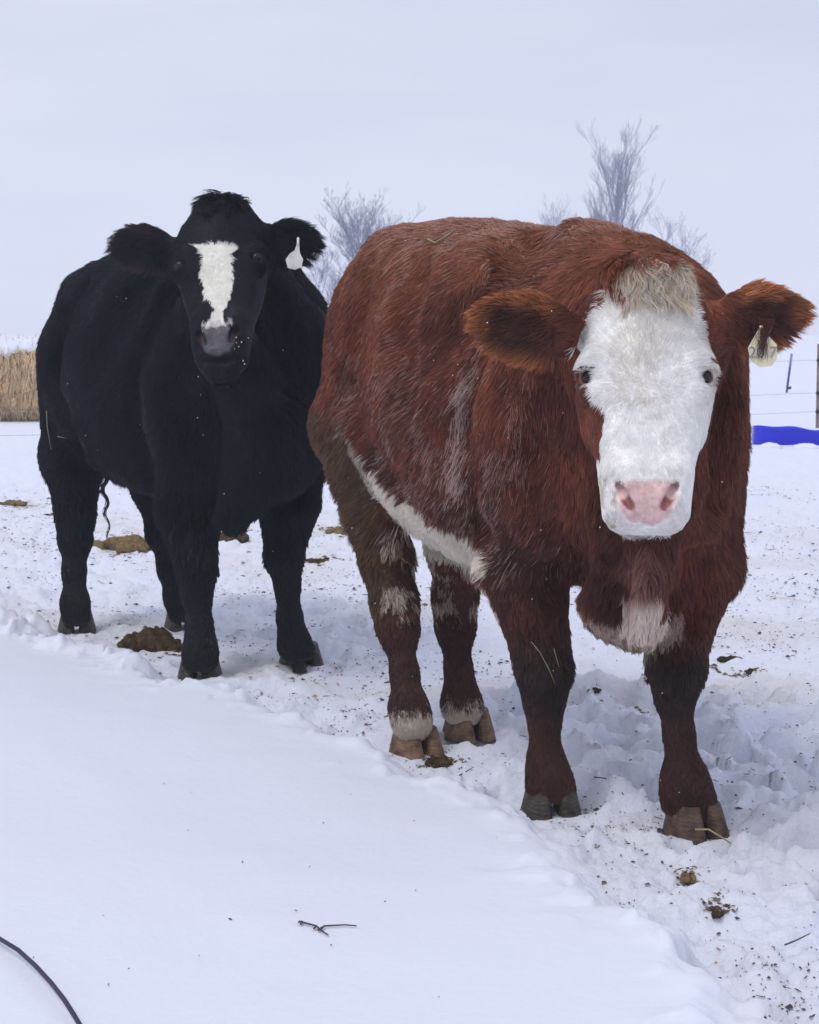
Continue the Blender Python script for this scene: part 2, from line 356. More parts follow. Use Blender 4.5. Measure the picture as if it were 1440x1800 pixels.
# ------------------------------------------------------------------ steers
def proj(p):
    q = p - np.array([0, 0, CAM_H]); d = q @ _fw
    return 720 + FOC * q[:, 0] / d, 900 - FOC * (q @ _up) / d
def pip(x, y, poly):
    c = np.zeros(len(x), bool); n = len(poly)
    for i in range(n):
        x1, y1 = poly[i]; x2, y2 = poly[(i + 1) % n]
        if y1 == y2: continue
        c ^= ((y1 > y) != (y2 > y)) & (x < (x2 - x1) * (y - y1) / (y2 - y1) + x1)
    return c
def mixc(c, new, w): return c + (np.asarray(new) - c) * np.asarray(w)[:, None]

class Steer: pass
def frame(poll, end, lat):
    h = Steer(); h.O = np.asarray(poll, float); d = np.asarray(end, float) - h.O; h.L = np.linalg.norm(d); h.t = d / h.L
    lat = np.asarray(lat, float); h.w = unit(lat - (lat @ h.t) * h.t); h.n = np.cross(h.t, h.w)
    if h.n[1] > 0: h.n = -h.n
    return h
def hc(h, p): q = p - h.O; return (q @ h.t) / h.L, q @ h.w, q @ h.n

def sculpt(c):
    lo, hi = np.array(c.lo), np.array(c.hi); hd = c.head
    ctr = hd.O + hd.t * hd.L * .5; e = np.array([.20, .24, hd.L * .5 + .05]); fl, fh = ctr - e, ctr + e
    F = Field(*[axis(lo[i], hi[i], fl[i], fh[i], .0095, .0046) for i in range(3)])
    # trunk: loft along the spine, rump at t=0
    zax = np.array([0, 0, 1.]); hv = np.r_[c.h, 0]; lv = np.r_[c.l, 0]
    st = np.array(c.torso); L = st[-1, 0] - st[0, 0]
    tor = [((u - st[0, 0]) / L, hw, (zt - zb) * .5, (zt - zb) * .5, (zt + zb) / 2) for u, zb, zt, hw in c.torso]
    F.loft(np.r_[c.S + c.h * st[0, 0], 0], hv, lv, zax, L, tor, 2.25, .05)
    for A, B, r1, r2, k, flat in c.lumps: F.cone(A, B, r1, r2, k, flat)
    for sd in (-1, 1):       # hollows behind the shoulder blade and in front of the hook bone
        for u1, z1, u2, z2, vv, rr_, k_ in ((-.20, 1.22, -.26, .80, .43, .105, .10), (-.80, 1.24, -.90, 1.05, .45, .12, .12), (.18, 1.2, .22, .85, .39, .12, .10)):
            L_ = lambda u, z: np.r_[c.S + c.h * u + c.l * (vv * sd), z]
            F.cone(L_(u1, z1), L_(u2, z2), rr_, rr_, k_, carve=True)
    for ch in c.limbs: F.chain(ch['pts'], .05 if not ch.get('k') else ch['k'])
    for A, B, r1, r2, k, flat in c.neck: F.cone(A, B, r1, r2, k, flat)
    F.loft(hd.O, hd.t, hd.w, hd.n, hd.L, [(t, hw, f, b, 0) for t, hw, f, b in c.hst], 2.5, .03)
    H = lambda t, w, n: hd.O + hd.t * hd.L * t + hd.w * w + hd.n * n
    c.H = H
    for A, B, r1, r2, k, flat in c.hlumps: F.cone(A, B, r1, r2, k, flat)
    for gp, gr, gd in c.grooves: F.groove(gp, gr, gd)
    for e in c.ears:
        ax = unit(e.tip - e.root); e.ax = ax; e.L = np.linalg.norm(e.tip - e.root)
        e.W = unit(e.W - (e.W @ ax) * ax); e.N = np.cross(ax, e.W); e.N = e.N if e.N @ hd.n > 0 else -e.N
        F.loft(e.root, ax, e.W, e.N, e.L, [(0, .036, .022, .022, 0), (.2, .060, .017, .016, 0), (.45, .072, .016, .014, 0), (.7, .060, .015, .012, 0), (.9, .036, .012, .01, 0), (1, .022, .009, .008, 0)], 2.0, .025)
        F.cone(e.root + ax * .05 + e.N * .034, e.root + ax * e.L * .85 + e.N * .034, .026, .022, .02, (e.W, .62), carve=True)
    for s in (-1, 1):        # eye sockets
        E = H(*[c.eye[0], s * c.eye[1], c.eye[2]])
        F.cone(E - hd.w * s * .01, E + hd.w * s * .03 + hd.n * .03, .0125, .0145, .010, carve=True)
    for A, B, r1, r2 in c.nostrils: F.cone(A, B, r1, r2, .006, carve=True)
    if c.mouth: F.cone(*c.mouth, .008, .008, .01, carve=True)
    V, Q = F.mesh()
    # per-vertex normals
    a = V[Q[:, 2]] - V[Q[:, 0]]; b = V[Q[:, 3]] - V[Q[:, 1]]; fn = np.cross(a, b)
    N = np.zeros_like(V)
    for i in range(4): np.add.at(N, Q[:, i], fn)
    N /= np.linalg.norm(N, axis=1)[:, None] + 1e-12
    if ((V - V.mean(0)) * N).sum(1).mean() < 0: N = -N; Q = Q[:, ::-1]
    return V, Q, N

def regions(c, p):
    r = Steer(); hd = c.head; r.t, r.lw, r.fn = hc(hd, p)
    q = p - np.r_[c.S, 0]; r.u = q[:, :2] @ c.h; r.v = q[:, :2] @ c.l; r.z = p[:, 2]
    lim = np.interp(np.clip(r.t, 0, 1), [a[0] for a in c.hst], [a[3] for a in c.hst])
    r.head = sstep(-.08, .05, r.t) * (1 - sstep(1.08, 1.12, r.t)) * sstep(-lim - .01, -lim * .55, r.fn) * (np.abs(r.lw) < .19)
    r.ear = np.zeros(len(p)); r.et = np.zeros(len(p)); r.ew = np.zeros(len(p)); r.en = np.zeros(len(p)); r.ei = np.zeros(len(p), int)
    for i, e in enumerate(c.ears):
        d = p - e.root; t = d @ e.ax / e.L; w = d @ e.W; n = d @ e.N
        m = (t > .12) & (t < 1.15) & (np.abs(w) < .09) & (np.abs(n) < .05)
        r.ear[m] = sstep(.12, .35, t[m]); r.et[m] = t[m]; r.ew[m] = w[m]; r.en[m] = n[m]; r.ei[m] = i
    r.head = r.head * (1 - r.ear)
    r.leg = 1 - sstep(.50, .68, r.z); r.low = 1 - sstep(.28, .42, r.z)
    r.px, r.py = proj(p)
    hw = np.interp(r.t, [.8, .86, .97, 1.0], c.padw)
    mid, half = (c.padt[0] + c.padt[1]) / 2, (c.padt[1] - c.padt[0]) / 2
    q = ((np.abs(r.lw) / hw) ** 3.2 + (np.abs(r.t - mid) / half) ** 3.2) ** (1 / 3.2) + (fbm(p * 70, 2, 63) - .5) * .22
    r.pad = (1 - sstep(.86, 1.04, q)) * (r.fn > 0)
    r.nos = np.zeros(len(p))
    for A_, B_, r1, r2 in c.nostrils:
        ab = B_ - A_; t_ = np.clip(((p - A_) @ ab) / (ab @ ab), 0, 1); r.nos = np.maximum(r.nos, 1 - sstep(r1 * .85, r1 * 1.12, np.linalg.norm(p - A_ - t_[:, None] * ab, axis=1)))
    r.eye = np.zeros(len(p))
    for s in (-1, 1):
        E = c.H(c.eye[0], s * c.eye[1], c.eye[2]); r.eye = np.maximum(r.eye, 1 - sstep(.0145, .0205, np.linalg.norm(p - E, axis=1)))
    return r

def fur(c, V, Q, N, name, parent):
    tri = np.concatenate([Q[:, [0, 1, 2]], Q[:, [0, 2, 3]]])
    A, B, Cc = V[tri[:, 0]], V[tri[:, 1]], V[tri[:, 2]]; ar = .5 * np.linalg.norm(np.cross(B - A, Cc - A), axis=1)
    cen = (A + B + Cc) / 3; nrm = unit_rows(N[tri].mean(1))
    view = unit_rows(np.array([0, 0, CAM_H]) - cen); fac = (view * nrm).sum(1)
    r = regions(c, cen)
    wgt = np.where(fac > -.35, 1.0, .3) * (1 + 1.6 * r.head + 1.2 * r.ear + .5 * r.leg) * ar
    wgt *= (r.z > .055)
    n = int(c.density * wgt.sum()); pick = np.searchsorted(np.cumsum(wgt) / wgt.sum(), rng.random(n)); pick = np.minimum(pick, len(tri) - 1)
    a, b = rng.random(n), rng.random(n); sw = a + b > 1; a[sw], b[sw] = 1 - a[sw], 1 - b[sw]
    p = A[pick] + a[:, None] * (B - A)[pick] + b[:, None] * (Cc - A)[pick]
    nn = unit_rows(N[tri[pick, 0]] * (1 - a - b)[:, None] + N[tri[pick, 1]] * a[:, None] + N[tri[pick, 2]] * b[:, None])
    r = regions(c, p); keep = (r.pad < .35 + .5 * rng.random(len(p))) & (r.eye < .4) & (r.nos < .4); p, nn = p[keep], nn[keep]; r = regions(c, p); n = len(p)
    hd = c.head; hv, lv = np.r_[c.h, 0], np.r_[c.l, 0]; dn = np.array([0, 0, -1.])
    front = sstep(-.05, .25, r.u)
    flow = -hv * (.85 - .65 * front)[:, None] + dn * (.75 + .25 * front)[:, None]
    nz = vec_noise(p * 7, 5); flow = flow + nz * .55 + vec_noise(p * 22, 8) * .35
    flow = flow * (1 - r.leg)[:, None] + (dn + nz * .22 + vec_noise(p * 25, 9) * .2) * r.leg[:, None]
    tw = c.whorl; rad = r.lw[:, None] * 1.1 * hd.w + (np.tanh((r.t - tw + .06 * (vnoise(p * 14, 45) - .5)) / .07) * .10)[:, None] * hd.t
    rad = unit_rows(rad + 1e-4) + hd.t * (sstep(.07, .13, np.abs(r.lw)) * .5)[:, None] + vec_noise(p * 30, 12) * .12
    flow = flow * (1 - r.head)[:, None] + rad * r.head[:, None]
    poll = sstep(.16, .06, r.t) * sstep(-.2, -.02, r.t) * sstep(.088, .05, np.abs(r.lw)) * (r.fn > -.06) * (1 - r.ear)
    flow = flow * (1 - poll)[:, None] + (hd.t * 1.3 + hd.w * (np.sign(r.lw) * .25)[:, None] + vec_noise(p * 26, 21) * .9) * poll[:, None]
    if r.ear.max() > 0:
        EA = np.array([e.ax for e in c.ears])[r.ei]; EW = np.array([e.W for e in c.ears])[r.ei]
        ef = EA * .9 + EW * np.sign(r.ew)[:, None] * (sstep(.01, .05, np.abs(r.ew)))[:, None] * .5 + dn * .3 + vec_noise(p * 30, 14) * .25
        flow = flow * (1 - r.ear)[:, None] + ef * r.ear[:, None]
    flow = flow - (flow * nn).sum(1)[:, None] * nn; flow = unit_rows(flow)
    L = .031 * np.ones(n); L = L * (1 - r.leg) + .024 * r.leg; L = L * (1 - r.low) + .0115 * r.low
    L *= 1 + .5 * sstep(.75, .6, r.z) * (1 - r.leg)
    face = .013 + .012 * sstep(.5, .25, r.t); L = L * (1 - r.head) + face * r.head
    L = L * (1 - poll) + .08 * c.polltuft * poll; L = L * (1 - r.ear) + (.020 + .016 * sstep(.02, .05, np.abs(r.ew)) + .012 * sstep(.75, 1, r.et)) * r.ear
    L *= np.where((r.head > .5) & (r.t > .8), .6, 1)
    L *= .65 + .7 * rng.random(n); L *= c.scale
    lift = R(20) + R(15) * (rng.random(n) - .4) + R(12) * (vnoise(p * 16, 31) - .5) * 2; lift = lift * (1 - .55 * r.head * (1 - poll)) * (1 - .5 * poll)
    d0 = flow * np.cos(lift)[:, None] + nn * np.sin(lift)[:, None]
    # clumps
    nc = max(10, n // c.clump); ci = rng.choice(n, nc, replace=False); kd = kdtree.KDTree(nc)
    for i, j in enumerate(ci): kd.insert(p[j], i)
    kd.balance(); near = np.fromiter((kd.find(q)[1] for q in p), np.int64, n)
    tgt = p[ci][near] + d0[ci][near] * (L[ci][near])[:, None]
    npt = 5; s = np.linspace(0, 1, npt)
    cl = (c.clumping * (.5 + .35 * r.leg - .3 * r.low + .35 * poll) * (1 - .75 * r.head * (1 - poll)))
    pts = np.empty((n, npt, 3)); droop = -nn * .22 + dn * .16
    wob = vec_noise(p * 90, 33) * .14; cph = vnoise(p * 20, 47) * 12; cax = hd.w + hd.n * .4
    for k in range(npt):
        sk = s[k]; q = p + L[:, None] * (sk * d0 + sk * sk * droop + sk * sk * wob)
        aim = p + (tgt - p) * sk; pts[:, k] = q + (aim - q) * (cl * sk ** 1.2)[:, None] + cax[None] * (poll * .012 * sk * np.sin(cph + sk * 5.5))[:, None]
    pts[:, 0] -= nn * .003
    col = c.color(p, nn, r)
    tuft = .66 + .68 * vnoise(p * 40, 35); tuft = 1 + (tuft - 1) * (1 - .75 * (col.mean(1) > .3)); lt = col.mean(1) > .3; rv = .6 + .8 * rng.random(n) ** 1.5; col = col * (tuft * np.where(lt, .93 + .12 * rng.random(n), rv))[:, None]; col = np.minimum(col, .88)
    rad0 = c.radius * (.8 + .4 * rng.random(n)) * (1 - .25 * r.head)
    extra = c.extra(c) if c.extra else []
    hcv = bpy.data.hair_curves.new(name)
    hcv.add_curves([npt] * n + [len(e[0]) for e in extra])
    allp = np.concatenate([pts.reshape(-1, 3)] + [np.asarray(e[0]) for e in extra]); prof = np.array([1, .95, .8, .55, .15])
    allr = np.concatenate([(rad0[:, None] * prof).ravel()] + [np.asarray(e[1]) for e in extra])
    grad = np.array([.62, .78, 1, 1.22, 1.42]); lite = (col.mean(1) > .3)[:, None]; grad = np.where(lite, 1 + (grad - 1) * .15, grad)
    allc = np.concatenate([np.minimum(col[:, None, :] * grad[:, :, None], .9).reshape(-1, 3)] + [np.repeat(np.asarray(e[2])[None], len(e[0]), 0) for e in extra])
    hcv.attributes['position'].data.foreach_set('vector', allp.astype(np.float32).ravel())
    ra = hcv.attributes.get('radius') or hcv.attributes.new('radius', 'FLOAT', 'POINT'); ra.data.foreach_set('value', allr.astype(np.float32))
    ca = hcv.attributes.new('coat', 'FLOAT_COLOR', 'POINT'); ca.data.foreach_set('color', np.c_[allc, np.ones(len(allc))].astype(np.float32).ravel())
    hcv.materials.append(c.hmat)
    return link(bpy.data.objects.new(name, hcv), parent), n
def unit_rows(v): return v / (np.linalg.norm(v, axis=1)[:, None] + 1e-12)
def vec_noise(p, seed): return np.stack([vnoise(p, seed * 3 + i) * 2 - 1 for i in range(3)], 1)

def claw(H=.088, side=1):
    n, m = 9, 18; V = []; 
    for i in range(n):
        z = H * (1 - i / (n - 1)); k = (H - z) / H
        fr = .060 + .052 * k ** .9; bk = -.048 - .006 * k; hw = .029 + .010 * k; sp = .029 + .011 * k
        for j in range(m):
            th = 2 * math.pi * j / m; cx, sy = math.cos(th), math.sin(th)
            f = (fr if cx > 0 else -bk) * cx; q = hw * math.copysign(abs(sy) ** .8, sy)
            q *= 1 if sy * side > 0 else .78
            q -= side * .010 * max(cx, 0) ** 2 * (.5 + k)
            V.append((f, side * sp + q, z - (.004 * math.sin(9 * k * 3.14) * .25)))
    Fc = [(i * m + j, (i + 1) * m + j, (i + 1) * m + (j + 1) % m, i * m + (j + 1) % m) for i in range(n - 1) for j in range(m)]
    Fc += [tuple(range(m)), tuple((n - 1) * m + j for j in range(m))[::-1]]
    return np.array(V), Fc
def hoof(root, pos, ang, sc, mat_, z0=-.014):
    ca, sa = math.cos(ang), math.sin(ang); Rm = np.array([[ca, -sa, 0], [sa, ca, 0], [0, 0, 1]])
    first = None
    mb = MB()
    for sd in (-1, 1):
        v, f = claw(side=sd); v = (v * sc) @ Rm.T + np.array([pos[0], pos[1], z0])
        o = mesh_obj('claw' if sd > 0 else 'hoof', v, f, mat_, None)
        if first is None: first = o; o.parent = root
        else: o.parent = first
        for poly in o.data.polygons[-2:]: poly.use_smooth = False
    for sd in (-1, 1):
        d = np.array([-.058, sd * .026, .135]) * sc @ Rm.T + np.array([pos[0], pos[1], z0])
        dw = MB(); dw.tube([d + np.array([0, 0, .02]), d, d + np.array([-.008 * ca, -.008 * sa, -.02])], [.012 * sc, .013 * sc, .006 * sc], 8)
        dw.build('dewclaw', mat_, first)

def finish(c, name, label):
    V, Q, N = sculpt(c)
    root = empty(name, (c.S[0], c.S[1], 0)); tag(root, label, 'cattle')
    inv = np.array([c.S[0], c.S[1], 0])
    body = mesh_obj('body', V, Q, M_SKIN, root)
    r = regions(c, V); col = c.color(V, N, r)
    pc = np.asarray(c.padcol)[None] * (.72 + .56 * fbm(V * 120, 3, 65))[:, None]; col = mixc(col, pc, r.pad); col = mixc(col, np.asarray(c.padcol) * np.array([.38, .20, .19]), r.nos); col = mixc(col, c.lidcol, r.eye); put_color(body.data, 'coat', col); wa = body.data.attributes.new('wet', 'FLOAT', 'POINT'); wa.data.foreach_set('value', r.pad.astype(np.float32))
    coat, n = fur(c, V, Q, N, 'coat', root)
    kids = []
    for s in (-1, 1):
        E = c.H(c.eye[0], s * c.eye[1], c.eye[2]); bm = bmesh.new(); bmesh.ops.create_uvsphere(bm, u_segments=24, v_segments=16, radius=.0165)
        me = bpy.data.meshes.new('eye'); bm.to_mesh(me); bm.free(); me.polygons.foreach_set('use_smooth', np.ones(len(me.polygons), bool)); me.materials.append(M_EYE)
        o = link(bpy.data.objects.new('eye', me), root); o.location = E - c.head.w * s * .003 + c.head.n * c.eyeout
    for pos, ang, sc, m in c.feet: hoof(root, pos, ang, sc, m)
    for ch in root.children: ch.matrix_parent_inverse = root.matrix_world.inverted() if False else ch.matrix_parent_inverse
    for ch in list(root.children): ch.location = Vector(ch.location) - Vector(inv)
    c.bvh = BVHTree.FromPolygons([tuple(v) for v in V], [tuple(int(i) for i in q) for q in Q])
    print(name, 'verts', len(V), 'hairs', n, 't', round(time.time() - T0, 1))
    return root

def ear(root, tip, W): e = Steer(); e.root, e.tip, e.W = np.asarray(root, float), np.asarray(tip, float), np.asarray(W, float); return e
UPV = np.array([0, 0, 1.])

# ---- the brown steer with the white face
def brown():
    c = Steer(); a = R(25); c.h = np.array([math.sin(a), -math.cos(a)]); c.l = np.array([math.cos(a), math.sin(a)]); c.S = np.array([.50, 4.45])
    Lc = lambda u, v, z: np.r_[c.S + c.h * u + c.l * v, z]
    c.lo, c.hi = (-.50, 3.50, .03), (1.12, 5.85, 1.56)
    c.torso = [(-1.32, 1.0, 1.22, .03), (-1.29, .88, 1.40, .18), (-1.20, .74, 1.475, .265), (-1.0, .66, 1.51, .315), (-.8, .60, 1.51, .345), (-.6, .57, 1.49, .365), (-.4, .56, 1.465, .37),
               (-.2, .57, 1.445, .345), (0, .58, 1.415, .31), (.14, .62, 1.37, .265), (.26, .68, 1.30, .20), (.34, .78, 1.18, .12), (.37, .9, 1.08, .03)]
    A = dict(pts=[(Lc(.02, -.16, .95), .15), (P(916, 985, 4.45), .100), (P(934, 1060, 4.45), .076), (P(950, 1130, 4.45), .060), (P(957, 1185, 4.42), .055), (P(956, 1235, 4.44), .038), (P(957, 1280, 4.45), .026), (P(960, 1335, 4.46), .035), (P(967, 1378, 4.46), .047), (P(971, 1394, 4.46), .052)])
    B = dict(pts=[(Lc(.06, .16, .95), .15), (P(1222, 990, 4.32), .098), (P(1202, 1070, 4.30), .074), (P(1190, 1135, 4.29), .059), (P(1189, 1180, 4.26), .053), (P(1187, 1230, 4.28), .034), (P(1194, 1290, 4.29), .026), (P(1204, 1375, 4.29), .047), (P(1212, 1412, 4.29), .050), (P(1217, 1430, 4.29), .054)])
    Ha = dict(pts=[(Lc(-1.02, -.12, 1.08), .19), (P(640, 745, 5.38), .145), (P(648, 830, 5.30), .10), (P(662, 905, 5.25), .078), (P(680, 985, 5.22), .063), (P(692, 1055, 5.20), .055), (P(700, 1105, 5.17), .048), (P(711, 1185, 5.12), .030), (P(719, 1245, 5.08), .046), (P(725, 1272, 5.07), .053)])
    Hb = dict(pts=[(Lc(-1.0, .13, 1.05), .18), (P(788, 850, 5.34), .11), (P(799, 960, 5.36), .072), (P(800, 1045, 5.42), .056), (P(800, 1100, 5.43), .050), (P(806, 1180, 5.38), .031), (P(811, 1235, 5.35), .05), (P(816, 1250, 5.34), .054)])
    c.limbs = [A, B, Ha, Hb]
    hd = frame(P(1135, 482, 3.90), P(1136, 934, 3.74), (1, -.10, 0)); c.head = hd
    H = lambda t, w, n: hd.O + hd.t * hd.L * t + hd.w * w + hd.n * n
    c.hst = [(0, .06, .045, .07), (.08, .095, .066, .11), (.18, .122, .08, .14), (.30, .126, .086, .16), (.40, .130, .086, .17), (.52, .127, .083, .165), (.64, .114, .076, .14), (.76, .100, .068, .11), (.86, .094, .065, .09), (.94, .09, .058, .08), (.985, .075, .045, .06), (1, .06, .03, .045)]
    c.hlumps = [(H(.38, -.106, .028), H(.46, -.106, .026), .032, .030, .03, None), (H(.38, .106, .028), H(.46, .106, .026), .032, .030, .03, None),
                (H(.80, -.045, .04), H(.9, -.035, .035), .038, .035, .03, None), (H(.80, .045, .04), H(.9, .035, .035), .038, .035, .03, None),
                (H(.02, -.02, .0), H(.06, .02, .02), .055, .055, .04, None)] + [(H(.375, s * .098, .058), H(.395, s * .124, .038), .016, .015, .02, None) for s in (-1, 1)] + [(H(.46, s * .100, -.055), H(.60, s * .090, -.055), .044, .040, .035, None) for s in (-1, 1)] + [(H(.03, s * .03, -.03), H(.20, s * .125, -.06), .05, .045, .05, None) for s in (-1, 1)]
    nb = H(.16, 0, -.10)
    c.neck = [(Lc(.10, -.03, 1.12), H(.22, .02, -.16), .255, .15, .10, None), (Lc(.0, 0, 1.22), H(.1, .02, -.14), .16, .10, .08, None),
              (H(.5, .0, -.16), Lc(.30, -.06, .78), .09, .13, .08, None)]
    c.lumps = [(Lc(.22, -.10, .76), P(1095, 1058, 4.26), .16, .085, .09, None), (P(1095, 1058, 4.26), P(1122, 1102, 4.22), .085, .05, .05, None), (P(1134, 985, 4.04), P(1134, 1085, 4.14), .042, .05, .04, None),
               (Lc(.0, .20, 1.0), Lc(.05, .21, .8), .14, .12, .08, None), (Lc(.0, -.20, 1.0), Lc(.03, -.20, .8), .14, .12, .08, None),
               (Lc(-.98, .16, 1.40), Lc(-.85, .17, 1.37), .06, .06, .08, None), (Lc(-.98, -.16, 1.40), Lc(-.85, -.17, 1.37), .06, .06, .08, None),
               (Lc(-.16, 0, 1.36), Lc(.04, 0, 1.30), .10, .10, .08, None)]
    c.ears = [ear(P(1012, 592, 3.86), P(838, 556, 3.84), UPV + np.array([.15, -.2, 0])), ear(P(1250, 570, 3.90), P(1412, 546, 3.92), UPV + np.array([-.1, -.2, 0]))]
    c.eye = (.43, .119, .043); c.padt = (.825, .995); c.padw = [.070, .066, .050, .045]
    c.nostrils = [(H(.85, s * .056, .066), H(.885, s * .050, .068), .0095, .0105) for s in (-1, 1)] + [(H(.885, s * .050, .068), H(.93, s * .034, .072), .0105, .007) for s in (-1, 1)]
    c.mouth = None
    c.grooves = [([(985, 402), (900, 455), (852, 540), (828, 640), (803, 760), (818, 880), (842, 955)], .045, .020), ([(925, 408), (860, 470), (800, 545), (745, 610)], .07, .014),
                 ([(640, 455), (614, 560), (604, 680), (626, 770), (684, 855)], .05, .018), ([(985, 900), (1000, 980), (985, 1035)], .045, .016), ([(1250, 930), (1222, 1030), (1192, 1085)], .045, .018),
                 ([(950, 680), (930, 800), (955, 930)], .06, .014), ([(1290, 660), (1285, 780), (1262, 900)], .05, .012), ([(720, 470), (690, 580), (690, 700)], .07, .010), ([(1092, 970), (1080, 1040), (1095, 1095)], .03, .014)]
    c.whorl = .50; c.polltuft = 1.0; c.scale = 1.0; c.density = 80000; c.clump = 22; c.clumping = .75; c.hmat = M_HAIR; c.eyeout = .0; c.radius = .00065
    def extra(c):
        out = []; rr = random.Random(5)
        for i in range(70):
            t = np.linspace(0, 1, 6); x0 = 1345 + rr.gauss(0, 5); x1 = 1338 + rr.gauss(0, 5); y1 = rr.uniform(605, 638)
            pts = np.array([P(x0 + (x1 - x0) * q ** 1.5 + 3 * math.sin(q * 5 + i), 560 + (y1 - 560) * q, 3.865 - .06 * min(1, q * 2.2) + .006 * q) for q in t])
            out.append((pts, np.linspace(.0008, .0002, 6), (.075, .024, .015)))
        for sd in (-1, 1):
            for i in range(26):
                a = c.H(c.eye[0] - .036 + rr.uniform(-.004, .004), sd * (c.eye[1] + rr.uniform(-.016, .016)), c.eye[2] + .016)
                b = a + c.head.n * rr.uniform(.012, .02) + c.head.t * rr.uniform(.006, .014) + c.head.w * sd * rr.uniform(0, .01); m = (a + b) / 2 + c.head.n * .004
                out.append((np.array([a, m, b]), np.array([.0006, .0005, .0002]), (.05, .03, .025) if sd < 0 else (.6, .55, .5)))
        return out
    c.extra = extra
    c.padcol = (.66, .44, .41); c.lidcol = (.05, .03, .025)
    FACE = [(1103, 455), (1080, 520), (1050, 545), (1022, 578), (1006, 612), (1008, 640), (1022, 652), (1040, 690), (1058, 722), (1062, 775), (1052, 812), (1035, 800), (1008, 790), (1040, 905), (1040, 970), (1240, 970), (1240, 870), (1275, 780), (1275, 640), (1245, 630), (1238, 590), (1222, 545), (1205, 500), (1190, 455)]
    BELLY = [(596, 735), (640, 800), (690, 862), (760, 915), (850, 950), (870, 1010), (760, 975), (720, 935), (650, 860), (605, 775)]
    CEN = [(1098, 1038), (1170, 1036), (1172, 1105), (1120, 1150), (1092, 1110)]
    BRIS = [(965, 1030), (1000, 1045), (1040, 1082), (1092, 1096), (1095, 1035), (1165, 1035), (1168, 1085), (1205, 1065), (1200, 1110), (1120, 1165), (1050, 1110)]
    def color(p, n, r):
        j = (fbm(p * 45, 2, 101) - .5); px, py = r.px + j * 26, r.py + (fbm(p * 45, 2, 107) - .5) * 30
        v1 = fbm(p * 6, 3, 111); v2 = fbm(p * np.array([20, 20, 9]), 2, 113)
        c0 = np.array([.195, .057, .029]); C = np.repeat(c0[None], len(p), 0) * np.clip(.30 + 1.4 * v1 - .25 * sstep(1.0, .75, r.z), .3, 2)[:, None]  # broad dark patches and darker lower flank: fold shading painted into the coat
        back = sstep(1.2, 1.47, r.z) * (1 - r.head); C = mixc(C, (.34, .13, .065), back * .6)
        rnd = rng.random(len(p)); roan = (rnd < .03 + .26 * sstep(.50, .74, v2) + .34 * sstep(1.36, 1.5, r.z) * (r.u < 0)) * (r.u < .12) * (1 - r.leg); C = mixc(C, (.58, .40, .34), roan * .6)
        sl = np.exp(-((px - np.interp(py, [600, 700, 880], [850, 812, 800])) / 14) ** 2) * sstep(610, 680, py) * (1 - sstep(840, 900, py)); C = mixc(C, (.62, .48, .43), (rnd < sl * .8) * .85)
        # legs: dark lower down, muddy knees
        C = mixc(C, (.066, .024, .017), np.maximum((1 - sstep(.36, .62, r.z)) * .7, r.low))
        fore = r.u > -.5
        mpy = py + (fbm(p * 22, 3, 117) - .5) * 90; mud = fore * sstep(1115, 1155, mpy) * (1 - sstep(1215, 1290, mpy)); C = mixc(C, (.026, .018, .014), mud * (.5 + .4 * (rnd < .8)))
        hindA = (~fore) & (px < 742) & (py > 700)
        dung = hindA * sstep(690, 740, py) * (1 - sstep(1060, 1110, py)) * sstep(0, 25, np.interp(py, [700, 800, 900, 1000, 1100], [598, 645, 680, 700, 690]) - px)
        C = mixc(C, np.array([.115, .07, .032]), dung * (.5 + .5 * v2))
        st = (~fore) * sstep(.40, .60, fbm(p * np.array([18, 18, 26]), 2, 119)) * sstep(900, 980, py) * (1 - sstep(1060, 1100, py)) * (px > 672) * (px < 845); C = mixc(C, (.66, .55, .46), (rnd < st * .75) * .85)
        sock = (~fore) * sstep(np.where(px > 757, 1236, 1254), np.where(px > 757, 1248, 1268), py + (rnd - .5) * 26); C = mixc(C, (.60, .52, .42), sock)
        C = mixc(C, (.80, .73, .62), pip(px, py, BELLY) * (1. * (r.z < .98)) * (1 - dung))
        under = (1 - sstep(.58, .64, r.z)) * (r.u < -.1) * (r.u > -.9) * (r.z > .5) * (n[:, 2] < -.3); C = mixc(C, (.72, .64, .53), under)
        chest = pip(px, py, BRIS) & (r.u > 0.05) & (r.head < .3); C = mixc(C, (.70, .56, .48), chest * (.15 + .5 * (rnd < .6))); C = mixc(C, (.80, .68, .60), pip(px, py, CEN) * (r.u > .05) * (r.head < .3) * .95); C = mixc(C, (.66, .50, .42), (np.exp(-((py - np.interp(px, [965, 1040, 1120, 1195], [1030, 1095, 1138, 1090])) / 16) ** 2) * (px > 960) * (px < 1205) * (r.u > .05) * (r.z < .72) * (r.z > .44) * (r.head < .3) * (np.abs(r.v) < .24)) * .35)
        thr = np.exp(-((px - 1130) / 30) ** 2) * sstep(950, 970, py) * (1 - sstep(1040, 1060, py)) * (r.u > .1) * (1 - r.head); C = mixc(C, (.34, .16, .12), thr * .7)
        C = mixc(C, (.20, .17, .07), np.exp(-((py - 1140) / 14) ** 2) * (np.abs(px - 1100) < 60) * (r.u > 0) * (r.z > .4) * .8)
        # head
        white = pip(px, py, FACE) * (r.head > .25) * (r.fn > np.where(r.t < .68, -.03, -.07))
        W = np.repeat(np.array([[.87, .85, .81]]), len(p), 0); W = mixc(W, (.52, .37, .19), (.2 + .8 * (rnd < .55)) * .85 * sstep(.17, .08, r.t) * (r.head > 0)); W = mixc(W, (.66, .58, .44), .45 * (rnd < .6) * sstep(.45, .7, fbm(p * 11, 3, 127)) * (r.t < .55))
        dirty = sstep(.78, .8, r.t) * (r.lw < -.062) * sstep(.45, .6, fbm(p * 40, 2, 131)); W = mixc(W, (.45, .40, .25), dirty * .6)
